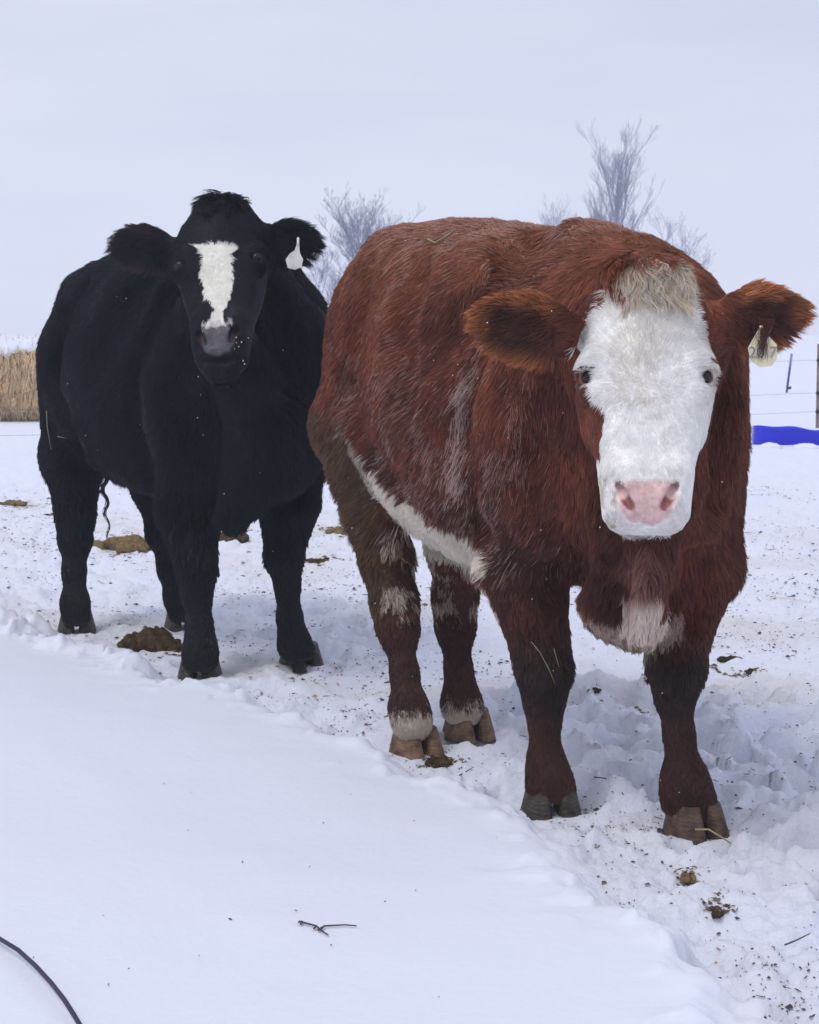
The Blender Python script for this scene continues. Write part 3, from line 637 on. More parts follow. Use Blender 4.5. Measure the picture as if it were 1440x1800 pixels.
        C = C * (1 - white[:, None]) + W * white[:, None]
        pk = sstep(.04, .0, np.abs(np.abs(r.lw) - .05)) * sstep(.80, .84, r.t) * (r.head > .5) * .25; C = mixc(C, (.70, .52, .46), pk * white)
        de = np.minimum(*[np.linalg.norm(p - c.H(c.eye[0], q * c.eye[1], c.eye[2]), axis=1) for q in (-1, 1)]); C = mixc(C, (.30, .16, .12), (1 - sstep(.018, .027, de)) * .6)
        # ears
        rim = sstep(.028, .055, np.abs(r.ew)) + sstep(.75, 1.0, r.et); rim = np.clip(rim, 0, 1) * r.ear
        C = mixc(C, (.085, .028, .016), r.ear * (r.en > 0) * (1 - rim)); C = mixc(C, (.50, .19, .065), rim * (.3 + .6 * (rnd < .75)))  # bright orange edge: light through the rim hair put into the colour
        return np.clip(C, .004, .9)
    c.color = color
    fa = lambda px, py: G(px, py)
    face_dir = math.atan2(-1, .10)
    f = []
    for (px, py, ang, m) in ((968, 1424, R(-84), M_HOOF_DARK), (1220, 1462, R(-72), M_HOOF_BROWN), (730, 1322, R(-66), M_HOOF_TAN), (822, 1287, R(-70), M_HOOF_TAN)):
        g = G(px, py); f.append((g, ang, 1.0, m)); FEET.append((g[0], g[1], .10))
    c.feet = f
    return c

# ---- the black steer with the white blaze
def black():
    c = Steer(); a = R(34); c.h = np.array([math.sin(a), -math.cos(a)]); c.l = np.array([math.cos(a), math.sin(a)]); c.S = np.array([-.585, 6.42])
    Lc = lambda u, v, z: np.r_[c.S + c.h * u + c.l * v, z]
    c.lo, c.hi = (-1.78, 5.25, .03), (-.12, 7.95, 1.70)
    c.torso = [(-1.32, 1.0, 1.22, .03), (-1.28, .88, 1.24, .17), (-1.18, .76, 1.36, .26), (-1.0, .68, 1.44, .325), (-.8, .62, 1.50, .365), (-.6, .59, 1.53, .39), (-.4, .58, 1.53, .39),
               (-.2, .59, 1.515, .36), (0, .60, 1.48, .325), (.14, .64, 1.44, .28), (.26, .70, 1.34, .21), (.34, .80, 1.22, .13), (.37, .9, 1.1, .03)]
    A = dict(pts=[(Lc(.0, -.17, .95), .15), (P(330, 900, 6.3), .095), (P(338, 950, 6.27), .072), (P(345, 1000, 6.24), .059), (P(346, 1045, 6.23), .042), (P(350, 1100, 6.22), .036), (P(352, 1145, 6.21), .050), (P(352, 1166, 6.2), .054)])
    B = dict(pts=[(Lc(.05, .17, .95), .15), (P(508, 885, 6.42), .095), (P(503, 935, 6.42), .069), (P(499, 982, 6.41), .055), (P(505, 1032, 6.42), .034), (P(509, 1085, 6.42), .036), (P(518, 1132, 6.41), .048), (P(524, 1148, 6.40), .053)])
    Ha = dict(pts=[(Lc(-1.02, -.13, 1.08), .19), (P(128, 800, 7.3), .12), (P(131, 870, 7.27), .075), (P(132, 910, 7.25), .064), (P(132, 950, 7.23), .054), (P(130, 1005, 7.2), .037), (P(132, 1060, 7.17), .047), (P(134, 1090, 7.16), .054)])
    Hb = dict(pts=[(Lc(-1.0, .13, 1.05), .18), (P(285, 850, 7.3), .11), (P(292, 930, 7.3), .07), (P(303, 1000, 7.3), .05), (P(312, 1050, 7.26), .045), (P(321, 1086, 7.25), .05)])
    c.limbs = [A, B, Ha, Hb]
    hd = frame(P(390, 368, 5.90), P(389, 650, 5.54), (1, -.08, .07)); c.head = hd
    H = lambda t, w, n: hd.O + hd.t * hd.L * t + hd.w * w + hd.n * n
    c.hst = [(0, .045, .04, .07), (.06, .088, .06, .10), (.12, .118, .07, .12), (.22, .134, .08, .14), (.34, .137, .085, .16), (.44, .134, .084, .165), (.55, .122, .08, .15), (.68, .100, .07, .12), (.80, .086, .064, .10), (.88, .086, .062, .085), (.94, .080, .056, .075), (.975, .068, .044, .06), (1, .05, .028, .045)]
    c.hlumps = [(H(.36, -.118, .025), H(.41, -.118, .03), .034, .03, .03, None), (H(.36, .118, .025), H(.41, .118, .03), .034, .03, .03, None),
                (H(.76, -.045, .035), H(.84, -.04, .035), .036, .034, .03, None), (H(.76, .045, .035), H(.84, .04, .035), .036, .034, .03, None),
                (H(.0, -.02, .0), H(.04, .02, .01), .05, .05, .05, None), (H(.99, -.012, -.012), H(1.0, .012, -.012), .040, .040, .025, None)] + [(H(.345, s * .106, .045), H(.365, s * .128, .03), .016, .016, .02, None) for s in (-1, 1)] + [(H(.05, s * .04, -.03), H(.22, s * .13, -.05), .052, .046, .05, None) for s in (-1, 1)]
    c.neck = [(Lc(.10, -.02, 1.14), H(.28, .0, -.16), .26, .15, .10, None), (Lc(.0, 0, 1.30), H(.12, 0, -.14), .17, .11, .08, None),
              (H(.72, .0, -.12), Lc(.30, -.03, .80), .085, .14, .08, None)]
    c.lumps = [(Lc(.24, -.06, .78), P(410, 905, 6.12), .15, .06, .09, None), (Lc(.0, .21, 1.0), Lc(.05, .22, .8), .14, .12, .08, None), (Lc(.0, -.21, 1.0), Lc(.03, -.21, .8), .14, .12, .08, None),
               (Lc(-.98, .17, 1.35), Lc(-.85, .18, 1.35), .06, .06, .08, None), (Lc(-.98, -.17, 1.35), Lc(-.85, -.18, 1.35), .06, .06, .08, None), (Lc(-.12, 0, 1.40), Lc(.1, 0, 1.38), .11, .10, .08, None)]
    c.ears = [ear(P(308, 440, 5.88), P(200, 428, 5.92), UPV + np.array([.1, -.2, 0])), ear(P(462, 425, 5.86), P(560, 425, 5.86), UPV + np.array([-.1, -.2, 0]))]
    c.eye = (.405, .123, .056); c.padt = (.815, .965); c.padw = [.058, .054, .045, .042]
    c.nostrils = [(H(.845, s * .054, .062), H(.90, s * .044, .066), .0135, .011) for s in (-1, 1)]
    c.grooves = [([(300, 505), (262, 560), (236, 640), (232, 740), (262, 850)], .05, .022), ([(140, 500), (100, 600), (100, 700), (135, 810)], .06, .018), ([(245, 480), (185, 560), (150, 650)], .08, .016),
                 ([(492, 520), (520, 620), (512, 740)], .06, .018), ([(372, 690), (352, 800), (350, 880)], .06, .018), ([(468, 700), (490, 800), (478, 880)], .05, .018), ([(320, 620), (300, 720), (310, 840)], .06, .012)]
    c.mouth = (H(.985, -.05, .035), H(.985, .05, .035))
    c.whorl = .42; c.polltuft = .6; c.scale = 1.1; c.density = 42000; c.clump = 18; c.clumping = .8; c.hmat = M_HAIRB; c.eyeout = -.003; c.radius = .0009
    c.padcol = (.075, .07, .085); c.lidcol = (.012, .011, .012)
    BLAZE = [(341, 431), (354, 427), (385, 428), (415, 436), (407, 452), (411, 490), (406, 518), (393, 545), (391, 560), (405, 580), (398, 592), (380, 596), (354, 582), (366, 566), (375, 545), (359, 512), (351, 480), (358, 454)]
    def color(p, n, r):
        C = np.repeat(np.array([[.0055, .0055, .0075]]), len(p), 0) * (.7 + .7 * fbm(p * 8, 3, 141))[:, None]
        j = (fbm(p * 60, 2, 143) - .5); px, py = r.px + j * 12, r.py + (fbm(p * 60, 2, 147) - .5) * 12
        w = pip(px, py, BLAZE) * (r.head > .3) * (r.fn > 0); C = mixc(C, (.80, .78, .70), w)
        sp = (r.t > .775) * (r.t < .815) * (np.abs(r.lw) < .045) * (fbm(p * 55, 2, 149) > .5) * (r.fn > 0); C = mixc(C, (.6, .55, .55), sp * .8)
        rim = np.clip(sstep(.03, .055, np.abs(r.ew)) + sstep(.8, 1, r.et), 0, 1) * r.ear * (r.px < 300); C = mixc(C, (.05, .026, .022), rim * .8)
        C = mixc(C, (.02, .017, .014), r.low * .4)
        return C
    c.color = color
    def extra(c):
        out = []; rr = random.Random(3)
        for i in range(26):
            n = 26; t = np.linspace(0, 1, n); ln = 1 if i < 9 else rr.uniform(.25, .7); ph = rr.uniform(0, 1.2); am = rr.uniform(.006, .016)
            px = 181 + 10 * t * ln + rr.uniform(-5, 5) * (1 - t * .8); py = 835 + 112 * t * ln
            pts = np.array([P(a, b, 6.95) for a, b in zip(px, py)]); pts[:, 0] += am * np.sin(t * ln * 17 + ph) * (1 - .5 * t); pts[:, 1] += am * np.cos(t * ln * 17 + ph)
            out.append((pts, np.linspace(.0016, .0005, n), (.02, .011, .010) if i < 7 else (.009, .008, .010)))
        return out
    c.extra = extra
    f = []
    for (px, py, ang) in ((352, 1186, R(-88)), (528, 1166, R(-66)), (135, 1108, R(-80)), (322, 1102, R(-80))):
        g = G(px, py); f.append((g, ang, 1.03, M_HOOF_DARK)); FEET.append((g[0], g[1], .11))
    c.feet = f
    return c

B1 = brown(); B2 = black()
steer1 = finish(B1, 'steer', 'rust brown steer with a white face, lowered head and pink nose')
steer2 = finish(B2, 'steer', 'black steer with a white blaze down its forehead')
ground = build_ground()
print('ground', round(time.time() - T0, 1))

# ------------------------------------------------------------------ small things on the ground
def gz(x, y): return float(ground_z(np.array([[x, y]]))[0])
def on_ground(px, py):
    g = G(px, py)
    for _ in range(4): g = G(px, py, gz(g[0], g[1]))
    return g
def on_body(c, px, py, off=.012):
    d = Vector(ray(px, py)).normalized(); h = c.bvh.ray_cast(Vector((0, 0, CAM_H)), d)
    return None if h[0] is None else np.array(h[0] - d * off)
M_DUNGS = [M_DUNG, mat('dung_rust', (.19, .13, .062), .85, .15, var=.5, nscale=40, bump=.01, bscale=70), mat('dung_dark', (.045, .035, .025), .85, .15, var=.5, nscale=45, bump=.01, bscale=70)]
def dung(px, py, wpx, hpx, mi, label, seed, depth=.6, group=None):
    g = on_ground(px, py + hpx * .35); s = g[1] / FOC; rx, rz = wpx * s / 2, hpx * s * 1.1
    bm = bmesh.new(); rr = random.Random(seed); dry = max(rx * depth, .03); hh = max(rz, .012)
    nl = int(6 + 26 * min(1, wpx / 120))
    for i in range(nl):
        m = bmesh.ops.create_icosphere(bm, subdivisions=3 if wpx > 40 else 2, radius=1.0)['verts']
        q = math.sqrt(rr.random()) * .85; th = rr.random() * 6.28; cx, cy = q * math.cos(th), q * math.sin(th)
        v = np.array([a.co[:] for a in m]); o = np.array([rr.uniform(0, 99) for _ in range(3)])
        k = .45 + .8 * fbm(v * 1.5 + o, 2, seed) + .55 * (fbm(v * 4.5 + o, 3, seed + 9, .65) - .5)
        sz = (.45 - .2 * q) * rr.uniform(.6, 1.25) if i else .6
        w = v * k[:, None] * np.array([rx * sz, max(dry * sz, .012), hh * rr.uniform(.45, .8) * (1.15 - .6 * q)]) + np.array([cx * rx, cy * dry, hh * .25 * (1 - q) * rr.random()])
        for a, b in zip(m, w): a.co = b
    me = bpy.data.meshes.new('dung_pile')
    bm.to_mesh(me); bm.free(); me.polygons.foreach_set('use_smooth', np.ones(len(me.polygons), bool)); me.materials.append(M_DUNGS[mi])
    ob = link(bpy.data.objects.new('dung_pile', me)); ob.location = (g[0], g[1], gz(g[0], g[1])); tag(ob, label, 'dung', group)
DL = [(268, 1128, 128, 36, 0, 'large dark brown dung pile between the legs of the black steer', .75),
      (215, 962, 118, 24, 1, 'wide rust coloured dung heap on the snow behind the black steer', .8),
      (405, 934, 66, 20, 0, 'dung pile under the brisket of the black steer, half hidden', .8),
      (590, 932, 46, 13, 1, 'ochre dung lump beyond the hind leg of the brown steer', .7),
      (566, 984, 62, 12, 0, 'flat dung patch beside the black steer\'s standing front hoof, towards the brown rump', .6),
      (22, 886, 52, 9, 1, 'thin flat ochre dung smear at the far trampled edge', .7),
      (82, 904, 28, 8, 0, 'small dung lump beside the hind leg of the black steer', .7),
      (1132, 1252, 54, 13, 2, 'dark dung clod behind the brown steer\'s forelegs', .5),
      (1284, 1179, 46, 9, 2, 'flat olive dung piece, first of a pair beside the brown foreleg', .5),
      (1322, 1182, 30, 8, 2, 'smaller flat dung piece, second of a pair beside the brown foreleg', .5),
      (1208, 1548, 32, 12, 1, 'ochre dung crumb in front of the brown steer\'s hoof', .6),
      (1260, 1612, 32, 7, 2, 'thin dark dung flake near the edge of the smooth snow', .5),
      (1048, 1229, 16, 8, 2, 'tiny dark dung crumb between the brown steer\'s forelegs', .6),
      (1142, 1231, 18, 6, 2, 'tiny dark dung crumb just behind the larger dark clod', .6),
      (772, 1334, 46, 18, 0, 'snowy dung clump at the toe of the tan hind hoof', .7)]
for i, (px, py, w, h, mi, lab, dp) in enumerate(DL): dung(px, py, w, h, mi, lab, i + 3, dp)

def build_litter(n=19000):
    xs, ys = [], []
    y = 3.0 + 11 * rng.random(n * 3) ** 1.15; x = (rng.random(n * 3) - .5) * (.60 * y + .5)
    xy = np.c_[x, y]; dn = fbm(np.c_[xy, np.zeros(len(xy))] * 1.6, 3, 201); sd = bank_sd(xy)
    keep = (sd < -.04) & (rng.random(len(xy)) < sstep(.36, .66, dn) * .9 + .12) & (rng.random(len(xy)) < np.clip(1.5 - y / 14, .3, 1)); xy = xy[keep][:n]
    bank = np.c_[(rng.random(26) - .5) * 1.6, 3.0 + 2.2 * rng.random(26)]; bank = bank[bank_sd(bank) > .1]; xy = np.concatenate([xy, bank])
    nbank = len(bank); ntop = len(xy); crumb = []
    for (px, py, w, h, mi, lab, dp) in DL:
        g = G(px, py + h * .35); rx = w * g[1] / FOC / 2; q = rng.normal(0, 1, (int(20 + w * 1.3), 2)) * np.array([rx * .85, max(rx * dp, .03) * 1.1]); crumb.append(g[:2] + q)
    crumb = np.concatenate(crumb); nb = len(xy); xy = np.concatenate([xy, crumb]); z = ground_z(xy); m = len(xy)
    k = 6; th = rng.random(m) * 6.28; ln = .0016 + .0055 * rng.random(m) ** 3.5 + .010 * (rng.random(m) < .02); ln *= np.clip(xy[:, 1] / 6, .9, 1.5)
    ln[ntop - nbank:ntop] = .0022; ln[nb:] = (.004 + .010 * rng.random(m - nb) ** 2) * np.clip(xy[nb:, 1] / 6, .8, 1.4); wd = ln * (.25 + .6 * rng.random(m)); sl = rng.random(m) < .22; wd = np.where(sl, .0012 * np.clip(xy[:, 1] / 5, 1, 2), wd); ln = np.where(sl, ln * 2.4, ln)
    V = np.zeros((m, k + 1, 3)); a = np.arange(k) / k * 2 * math.pi
    for j in range(k):
        rr = .7 + .6 * rng.random(m); lx, ly = ln * math.cos(a[j]) * rr, wd * math.sin(a[j]) * rr
        V[:, j, 0] = xy[:, 0] + lx * np.cos(th) - ly * np.sin(th); V[:, j, 1] = xy[:, 1] + lx * np.sin(th) + ly * np.cos(th); V[:, j, 2] = z + .001 + .003 * rng.random(m)
    V[:, k, :2] = xy; V[:, k, 2] = z + .004 + wd * .5
    base = (np.arange(m) * (k + 1))[:, None]; F = np.concatenate([np.stack([base[:, 0] + j, base[:, 0] + (j + 1) % k, base[:, 0] + k], -1) for j in range(k)])
    o = mesh_obj('litter', V.reshape(-1, 3), F, M_LITTER, smooth=False)
    pal = np.array([[.05, .042, .05], [.035, .03, .04], [.09, .065, .05], [.13, .10, .06], [.26, .19, .10], [.07, .05, .045]])
    pal = pal * 1.5; c = pal[rng.choice(6, m, p=[.28, .28, .16, .1, .05, .13])]; c[nb:] = np.array([[.13, .09, .045], [.09, .06, .03], [.2, .14, .07]])[rng.choice(3, m - nb)]; put_color(o.data, 'bit', np.repeat(c, k + 1, 0))
    tag(o, 'dark crumbs of dung and chopped hay scattered over the trampled snow', 'litter', kind='stuff')
build_litter()

def stalk(name, pts, r, m, label, cat):
    mb = MB(); mb.tube(pts, np.linspace(r, r * .55, len(pts)), 5); return tag(mb.build(name, m), label, cat)
def gline(pix, lift=.006): return [on_ground(x, y) + np.array([0, 0, lift]) for x, y in pix]
stalk('hay_stalk', gline([(1012, 1374), (1035, 1373), (1062, 1376), (1094, 1380)], .012), .0022, M_TWIG, 'thin brown stalk lying on snow between the brown forelegs', 'stalk')
stalk('hay_stalk', gline([(1124, 1436), (1142, 1440), (1166, 1447)], .010), .0022, M_HAY, 'short pale stalk poking out beside the brown front hoof', 'stalk')
stalk('hay_stalk', [P(1222, 1458, 4.10), P(1246, 1458, 4.09), P(1266, 1470, 4.08), P(1287, 1484, 4.10)], .0028, M_HAY, 'bent stalk stuck between the claws of the brown front hoof', 'stalk')
stalk('hay_stalk', gline([(808, 1368), (822, 1360), (832, 1354)], .008), .002, M_TWIG, 'short dark stalk on snow near the tan hind hoof', 'stalk')
stalk('hay_stalk', gline([(1380, 1668), (1400, 1660), (1424, 1648)], .008), .002, M_TWIG, 'thin dark stalk lying on the speckled snow', 'stalk')
def body_stalk(c, pix, r, m, label, off=.03):
    pts = [on_body(c, x, y, off) for x, y in pix]
    pts = [p for p in pts if p is not None]
    if len(pts) > 1: stalk('hay_stalk', pts, r, m, label, 'stalk')
body_stalk(B1, [(752, 420), (765, 427), (783, 416), (800, 404)], .0032, M_HAY, 'bent pale hay stem on the brown steer\'s back')
body_stalk(B1, [(934, 1128), (950, 1148), (966, 1178), (975, 1200)], .0011, M_HAY, 'curved hay stem stuck to the brown steer\'s muddy knee', .024)
body_stalk(B1, [(974, 1140), (978, 1156), (983, 1172)], .001, M_HAY, 'short hay stem on the brown steer\'s muddy knee', .024)
body_stalk(B2, [(82, 722), (83, 750), (90, 790)], .0024, M_HAY, 'long pale hay stem hanging on the black steer\'s flank', .04)
body_stalk(B2, [(101, 767), (110, 769), (119, 771)], .002, M_HAY, 'short pale hay stem on the black steer\'s belly side', .04)

g0 = on_ground(575, 1640)
tw = MB()
for pix in ([(526, 1624), (545, 1629), (556, 1632), (566, 1641), (577, 1648)], [(562, 1639), (571, 1632), (590, 1631), (606, 1630), (627, 1632)], [(552, 1637), (556, 1633)], [(560, 1640), (566, 1634)], [(529, 1629), (531, 1624), (524, 1626)]):
    tw.tube(gline(pix, .005), np.linspace(.0022, .0014, len(pix)), 5)
tag(tw.build('weed_twig', M_TWIG), 'forked dry weed twig lying on the smooth untouched snow', 'twig')
cb = MB(); cp = [(-90, 1612), (-40, 1640), (0, 1668), (32, 1692), (62, 1722), (90, 1753), (114, 1782), (134, 1810), (160, 1850), (185, 1900)]
cb.tube([on_ground(x, y) + np.array([0, 0, (-.05 if i in (0, 9) else .006 + .02 * math.sin(i / 9 * 3.14))]) for i, (x, y) in enumerate(cp)], .0042, 10)
tag(cb.build('cable', M_CABLE), 'dark purple cable arching over the smooth snow', 'cable')

# ------------------------------------------------------------------ ear tags and snow flecks (parts of the steers)
def local(o, root): o.parent = root; o.location = Vector(o.location) - root.location; return o
def ear_tag(root, pix, Y, hole, text, tsize, tpos, mat_):
    n = len(pix); f = [P(x, y, Y) for x, y in pix]; b = [p + np.array([0, .0025, 0]) for p in f]
    mb = MB(); mb.add(f + b, [tuple(range(n)), tuple(range(2 * n - 1, n - 1, -1))] + [(i, n + i, n + (i + 1) % n, (i + 1) % n) for i in range(n)])
    o = local(mb.build('ear_tag', mat_, None, False), root)
    if text:
        cu = bpy.data.curves.new('lettering', 'FONT'); cu.body = text; cu.size = tsize; cu.extrude = .0004; cu.align_x = 'CENTER'; cu.materials.append(M_INK)
        tmp = link(bpy.data.objects.new('lettering_curve', cu)); bpy.context.view_layer.update()
        me = bpy.data.meshes.new_from_object(tmp.evaluated_get(bpy.context.evaluated_depsgraph_get())); bpy.data.objects.remove(tmp); me.materials.clear(); me.materials.append(M_INK)
        t = link(bpy.data.objects.new('lettering', me)); t.rotation_euler = (math.pi / 2, 0, 0); t.location = Vector(P(*tpos, Y - .001)); t.parent = o
    st = MB(); st.tube([P(hole[0], hole[1] - 14, Y + .012), P(hole[0], hole[1], Y)], .004, 8); st2 = local(st.build('tag_stud', mat_), root)
    return o
ear_tag(steer1, [(1333, 580), (1342, 580), (1366, 606), (1367, 630), (1357, 643), (1337, 646), (1320, 634), (1315, 612)], 3.82, (1338, 588), '20 7', .034, (1341, 629), M_TAGP)
ear_tag(steer2, [(522, 428), (526, 428), (527, 444), (533, 456), (530, 469), (519, 474), (506, 471), (502, 456), (510, 445), (518, 440)], 5.78, (524, 432), None, 0, None, mat('tag_pale', (.78, .76, .72), .4, .4, var=.2, nscale=30))
def flecks(root, c, n, box, r):
    bm = bmesh.new(); k = 0
    for _ in range(n * 6):
        p = on_body(c, random.uniform(box[0], box[2]), random.uniform(box[1], box[3]), .03)
        if p is None: continue
        m = bmesh.ops.create_icosphere(bm, subdivisions=1, radius=r * random.uniform(.5, 1.3))
        for v in m['verts']: v.co = v.co + Vector(p)
        k += 1
        if k >= n: break
    me = bpy.data.meshes.new('snow_flecks'); bm.to_mesh(me); bm.free(); me.materials.append(mat('fleck', (.85, .87, .92), .6, .3))
    o = local(link(bpy.data.objects.new('snow_flecks', me)), root); o['kind'] = 'stuff'
flecks(steer2, B2, 22, (60, 440, 560, 1000), .0018); flecks(steer2, B2, 7, (412, 590, 440, 640), .0018); flecks(steer1, B1, 45, (600, 400, 1300, 1400), .0014)

# ------------------------------------------------------------------ fence, posts, trough, bale
FD = unit([1, .55, 0]); FP = G(1437, 752); FP[2] = 0
fence = empty('wire_fence', FP); tag(fence, 'electric fence of thin wires on a rusty steel post', 'fence')
def on_fence(s, z): p = FP + FD * s; return np.array([p[0], p[1], z + (gz(p[0], p[1]) if abs(s) < .1 else 0)])
pm = MB(); hgt = (752 - 605) * FP[1] / FOC
for w, d in ((.042, .006), (.006, .04)):      # T section
    x0, y0 = FP[0], FP[1] + (d / 2 if d > .01 else 0); vs_ = [(x0 + sx * w / 2, y0 + sy * d / 2, z) for z in (-.2, hgt) for sx, sy in ((-1, -1), (1, -1), (1, 1), (-1, 1))]
    pm.add(vs_, [(0, 1, 5, 4), (1, 2, 6, 5), (2, 3, 7, 6), (3, 0, 4, 7), (0, 3, 2, 1), (4, 5, 6, 7)])
local(pm.build('post', M_POST, None, False), fence)
for z in (.83, .43, .20):
    wm = MB(); sag = np.linspace(-30, 14, 60); wm.tube([on_fence(q, z - .015 * math.sin(q * 1.1) ** 2) for q in sag], .0022, 5); local(wm.build('wire', M_WIRE), fence)
    im = MB(); im.tube([FP + np.array([-.03, -.03, z]), FP + np.array([.0, -.045, z]), FP + np.array([.035, -.03, z])], [.018, .026, .018], 8); local(im.build('insulator', M_INSUL), fence)
lp = G(1383, 690); top = P(1392, 622, lp[1] + .1); mid = lp + (top - lp) * .55
m1 = MB(); m1.tube([lp - np.array([0, 0, .2]), lp, mid, top], .022, 8)
lpost = m1.build('leaning_post', M_POSTB); tag(lpost, 'short dark blue post leaning in the snow beyond the fence', 'post')
kn = MB(); kp = lp + (top - lp) * .12 + np.array([.05, -.02, 0]); kn.tube([kp - np.array([.04, 0, .01]), kp, kp + np.array([.02, 0, .02])], [.02, .03, .02], 8); kn.build('insulator', M_INSUL, lpost)
M_POSTT = mat('post_tip', (.20, .22, .40), .6, .3); tp = MB(); tp.tube([lp + (top - lp) * .66, top + np.array([0, 0, .004])], .0235, 8); tp.build('post_tip', M_POSTT, lpost)

tg = G(1330, 783); TL, TW, TH = 1.5, .46, .19
def trough():
    n = 20; prof = [(-.5, 1.0), (-.46, .93), (-.40, .25), (-.30, .03), (0, 0), (.30, .03), (.40, .25), (.46, .93), (.5, 1.0)]
    inner = [(x * .9, .06 + z * .94) for x, z in prof][::-1]; ring = prof + inner; V, Fc = [], []; m = len(ring)
    for i in range(n + 1):
        t = i / n; e = min(t, 1 - t) * n; sc = .55 + .45 * min(1, e / 2.0) ** .5; lipd = .012 * math.sin(t * 9) + .01 * math.sin(t * 23 + 1)
        for x, z in ring: V.append((t * TL, x * TW * sc, z * (TH + lipd) - .02))
    for i in range(n):
        for j in range(m): Fc.append((i * m + j, i * m + (j + 1) % m, (i + 1) * m + (j + 1) % m, (i + 1) * m + j))
    Fc += [tuple(range(len(prof)))[::-1], tuple(n * m + j for j in range(len(prof)))]
    return np.array(V), Fc
v, f = trough(); tr = mesh_obj('feed_trough', v, f, M_BLUE); tr.location = (tg[0], tg[1] + .2, gz(tg[0], tg[1] + .2) + .01); tr.rotation_euler = (0, R(2), R(-4))
tag(tr, 'bright blue plastic feed trough half sunk in the snow by the fence', 'trough')
def lump_mesh(name, c, r, seed, m, label, cat, group=None):
    bm = bmesh.new(); bmesh.ops.create_icosphere(bm, subdivisions=3, radius=1); v = np.array([q.co[:] for q in bm.verts]); k = .7 + .6 * fbm(v * 1.7 + seed, 3, seed)
    for q, p in zip(bm.verts, v * k[:, None] * np.array(r)): q.co = p
    me = bpy.data.meshes.new(name); bm.to_mesh(me); bm.free(); me.polygons.foreach_set('use_smooth', np.ones(len(me.polygons), bool)); me.materials.append(m)
    o = link(bpy.data.objects.new(name, me)); o.location = c; return tag(o, label, cat, group)
M_SNOWC = mat('snow_clod', (.76, .79, .89), .75, .15, bump=.003, bscale=60)
for i, (px, py, rx) in enumerate(((1322, 771, .10), (1352, 787, .14), (1420, 788, .16))):
    g = on_ground(px, py); lump_mesh('snow_lump', (g[0], g[1], gz(g[0], g[1])), (rx, .09, .05 if i else .06), 40 + i, M_SNOWC, ['small snow lump at the end of the blue trough', 'rounded snow lump against the side of the blue trough, next to its end', 'widest snow lump along the side of the blue trough'][i], 'snow lump', 'snow lumps at the trough')

bc = G(38, 742); bx, by = bc[0], bc[1] + .55; BR, BLn = .53, 1.25
bale = empty('straw_bale', (bx, by, 0)); tag(bale, 'round golden straw bale under a cap of snow beyond the black steer', 'bale')
def bale_pt(x, th, r): return np.array([bx + x, by - math.cos(th) * r, .47 + math.sin(th) * r])
core = MB(); core.tube([(bx - BLn / 2, by, .47), (bx + BLn / 2, by, .47)], BR - .03, 32); cbj = core.build('bale_core', M_STRAW, None, True); local(cbj, bale)
sb = MB(); rr = random.Random(11)
for i in range(3000):
    x = rr.uniform(-BLn / 2, BLn / 2); th = rr.uniform(-.9, 2.6); dt = rr.gauss(0, .45); dx = rr.gauss(0, .06); l = BR + rr.uniform(-.03, .03)
    a_, b_, c_ = bale_pt(x, th, l), bale_pt(x + dx * .5, th + dt * .5, l + rr.uniform(0, .04)), bale_pt(x + dx, th + dt, l + rr.uniform(-.02, .10) + (.12 * rr.random() if rr.random() < .15 else 0))
    sb.tube([a_, b_, c_], [.005, .006, .004], 3, False)
o = local(sb.build('straw', M_STRAW, None, False), bale); o['kind'] = 'stuff'
nx, nt = 40, 36; V, Fc = [], []
for i in range(nx + 1):
    x = (i / nx - .5) * (BLn + .08); end = min(i, nx - i) / 4
    for j in range(nt + 1):
        lowf = .35 + .55 * vnoise(np.array([[i * .35, 3.3, 1.0]]), 77)[0] + .35 * vnoise(np.array([[i * .9, 7.3, 1.0]]), 78)[0]
        th = lowf + (3.0 - lowf) * j / nt; k = min(1, j / 4, (nt - j) / 4, max(end, .15)); V.append(bale_pt(x, th, BR + .02 + .075 * math.sqrt(k) + .02 * vnoise(np.array([[i * .3, j * .3, 0.]]), 79)[0]))
for i in range(nx):
    for j in range(nt): Fc.append((i * (nt + 1) + j, (i + 1) * (nt + 1) + j, (i + 1) * (nt + 1) + j + 1, i * (nt + 1) + j + 1))
local(mesh_obj('snow_cap', V, Fc, M_SNOWC), bale)

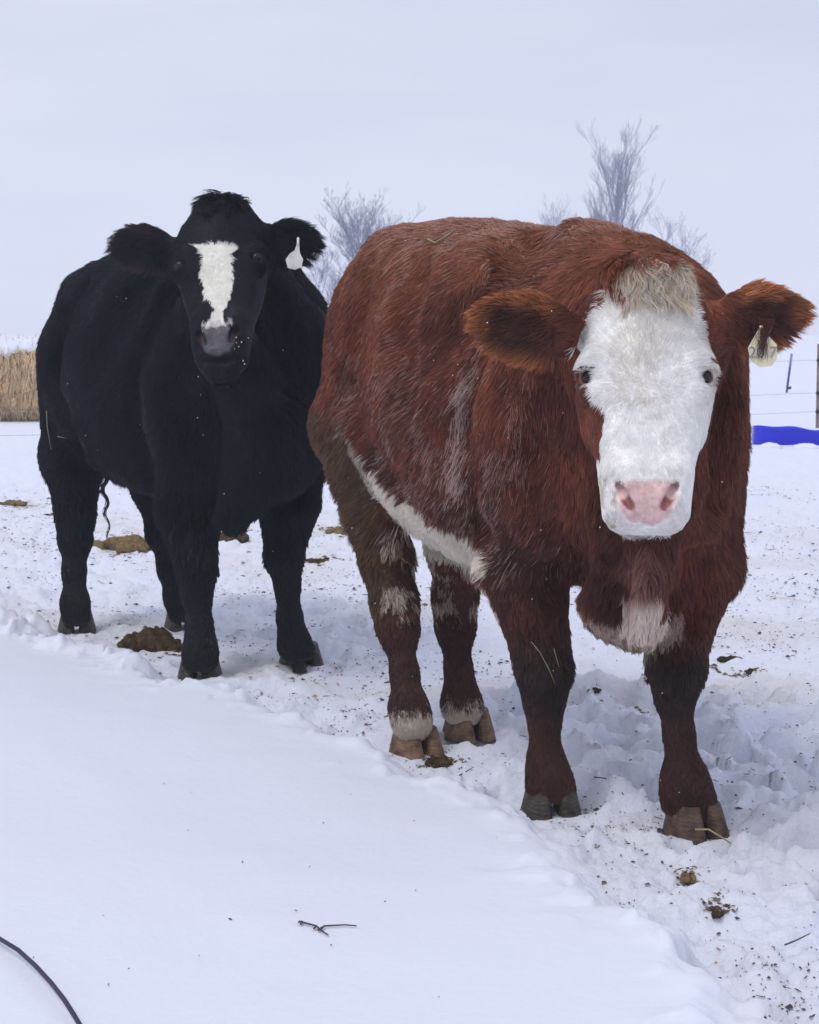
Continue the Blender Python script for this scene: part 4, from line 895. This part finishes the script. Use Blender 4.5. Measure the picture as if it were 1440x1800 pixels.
# ------------------------------------------------------------------ bare trees far behind
def bare_tree(px, top_y, Y, label, seed, spread, fork, n1, group):
    rr = random.Random(seed); X = (px - 720) / FOC * Y; H = CAM_H + (HORIZON - top_y) / FOC * Y
    root = empty('bare_tree', (X, Y, 0)); tag(root, label, 'tree', group); b0 = np.array([X, Y, -.3])
    trunk, crown = MB(), MB()
    def grow(p, d, L, r, lev, mb):
        n = 5; pts = [p]; q = p.copy(); dd = d.copy()
        for i in range(n):
            dd = unit(dd + np.array([rr.gauss(0, .10 if lev else .03), rr.gauss(0, .10 if lev else .03), .05 + .012 * lev])); q = q + dd * L / n; pts.append(q.copy())
        mb.tube(pts, np.linspace(r, max(r * .35, .006), n + 1), 5 if lev < 2 else 3, False)
        if lev >= 4: return
        kids = [n1, 8, 5, 4][min(lev, 3)]
        for k in range(kids):
            t = rr.uniform(.25 if lev else fork, 1.0); i = min(int(t * n), n - 1); s = pts[i] + (pts[i + 1] - pts[i]) * (t * n - i)
            side = unit(np.array([rr.gauss(0, 1), rr.gauss(0, 1), 0])); ang = rr.uniform(.3, .75) * (spread if lev == 0 else min(spread, 1) ** .6)
            ld = unit(pts[i + 1] - pts[i]); nd = unit(ld * math.cos(ang) + side * math.sin(ang)); grow(s, nd, L * rr.uniform(.42, .66) * (1 - .25 * t), r * .5 * (1.15 - .5 * t), lev + 1, crown)
    grow(b0, np.array([0, 0, 1.]), H * .78, H * .009, 0, trunk)
    zmax = max(a[:, 2].max() for a in crown.v); sc = H / zmax
    for mb, nm in ((trunk, 'trunk'), (crown, 'crown')):
        mb.v = [(a - b0) * np.array([1, 1, sc]) + b0 for a in mb.v]; local(mb.build(nm, M_BARK), root)
TG = 'bare trees beyond the field'
bare_tree(1078, 200, 130, 'tall bare tree with upright limbs rising behind the brown steer\'s withers', 6, .40, .25, 18, TG)
bare_tree(632, 322, 105, 'rounded bare tree with dense twigs between the two steers', 9, .80, .03, 36, TG)
bare_tree(962, 338, 150, 'faint small bare tree behind the middle of the brown back', 13, .7, .2, 14, TG)
bare_tree(1192, 362, 120, 'low wide bare tree behind the brown steer\'s poll', 17, 1.0, .1, 14, TG)
bare_tree(560, 430, 95, 'low scrubby bare tree beside the black steer\'s tagged ear', 21, 1.1, .08, 14, TG)

# ------------------------------------------------------------------ winter haze
hz = MB(); x0, x1, y0, y1, z0, z1 = -330, 330, -60, 430, -2.5, 26
hz.add([(x, y, z) for z in (z0, z1) for x, y in ((x0, y0), (x1, y0), (x1, y1), (x0, y1))], [(0, 3, 2, 1), (4, 5, 6, 7), (0, 1, 5, 4), (1, 2, 6, 5), (2, 3, 7, 6), (3, 0, 4, 7)])
mh = bpy.data.materials.new('haze'); mh.use_nodes = True; nt_ = mh.node_tree; nt_.nodes.remove(nt_.nodes['Principled BSDF'])
pv = nt_.nodes.new('ShaderNodeVolumePrincipled'); pv.inputs['Color'].default_value = (.93, .96, 1, 1); pv.inputs['Density'].default_value = .0022; pv.inputs['Anisotropy'].default_value = .2
nt_.links.new(pv.outputs['Volume'], nt_.nodes['Material Output'].inputs['Volume'])
hzo = hz.build('haze', mh, None, False); tag(hzo, 'pale blue winter haze over the whole field', 'haze', kind='stuff')
print('done', round(time.time() - T0, 1))
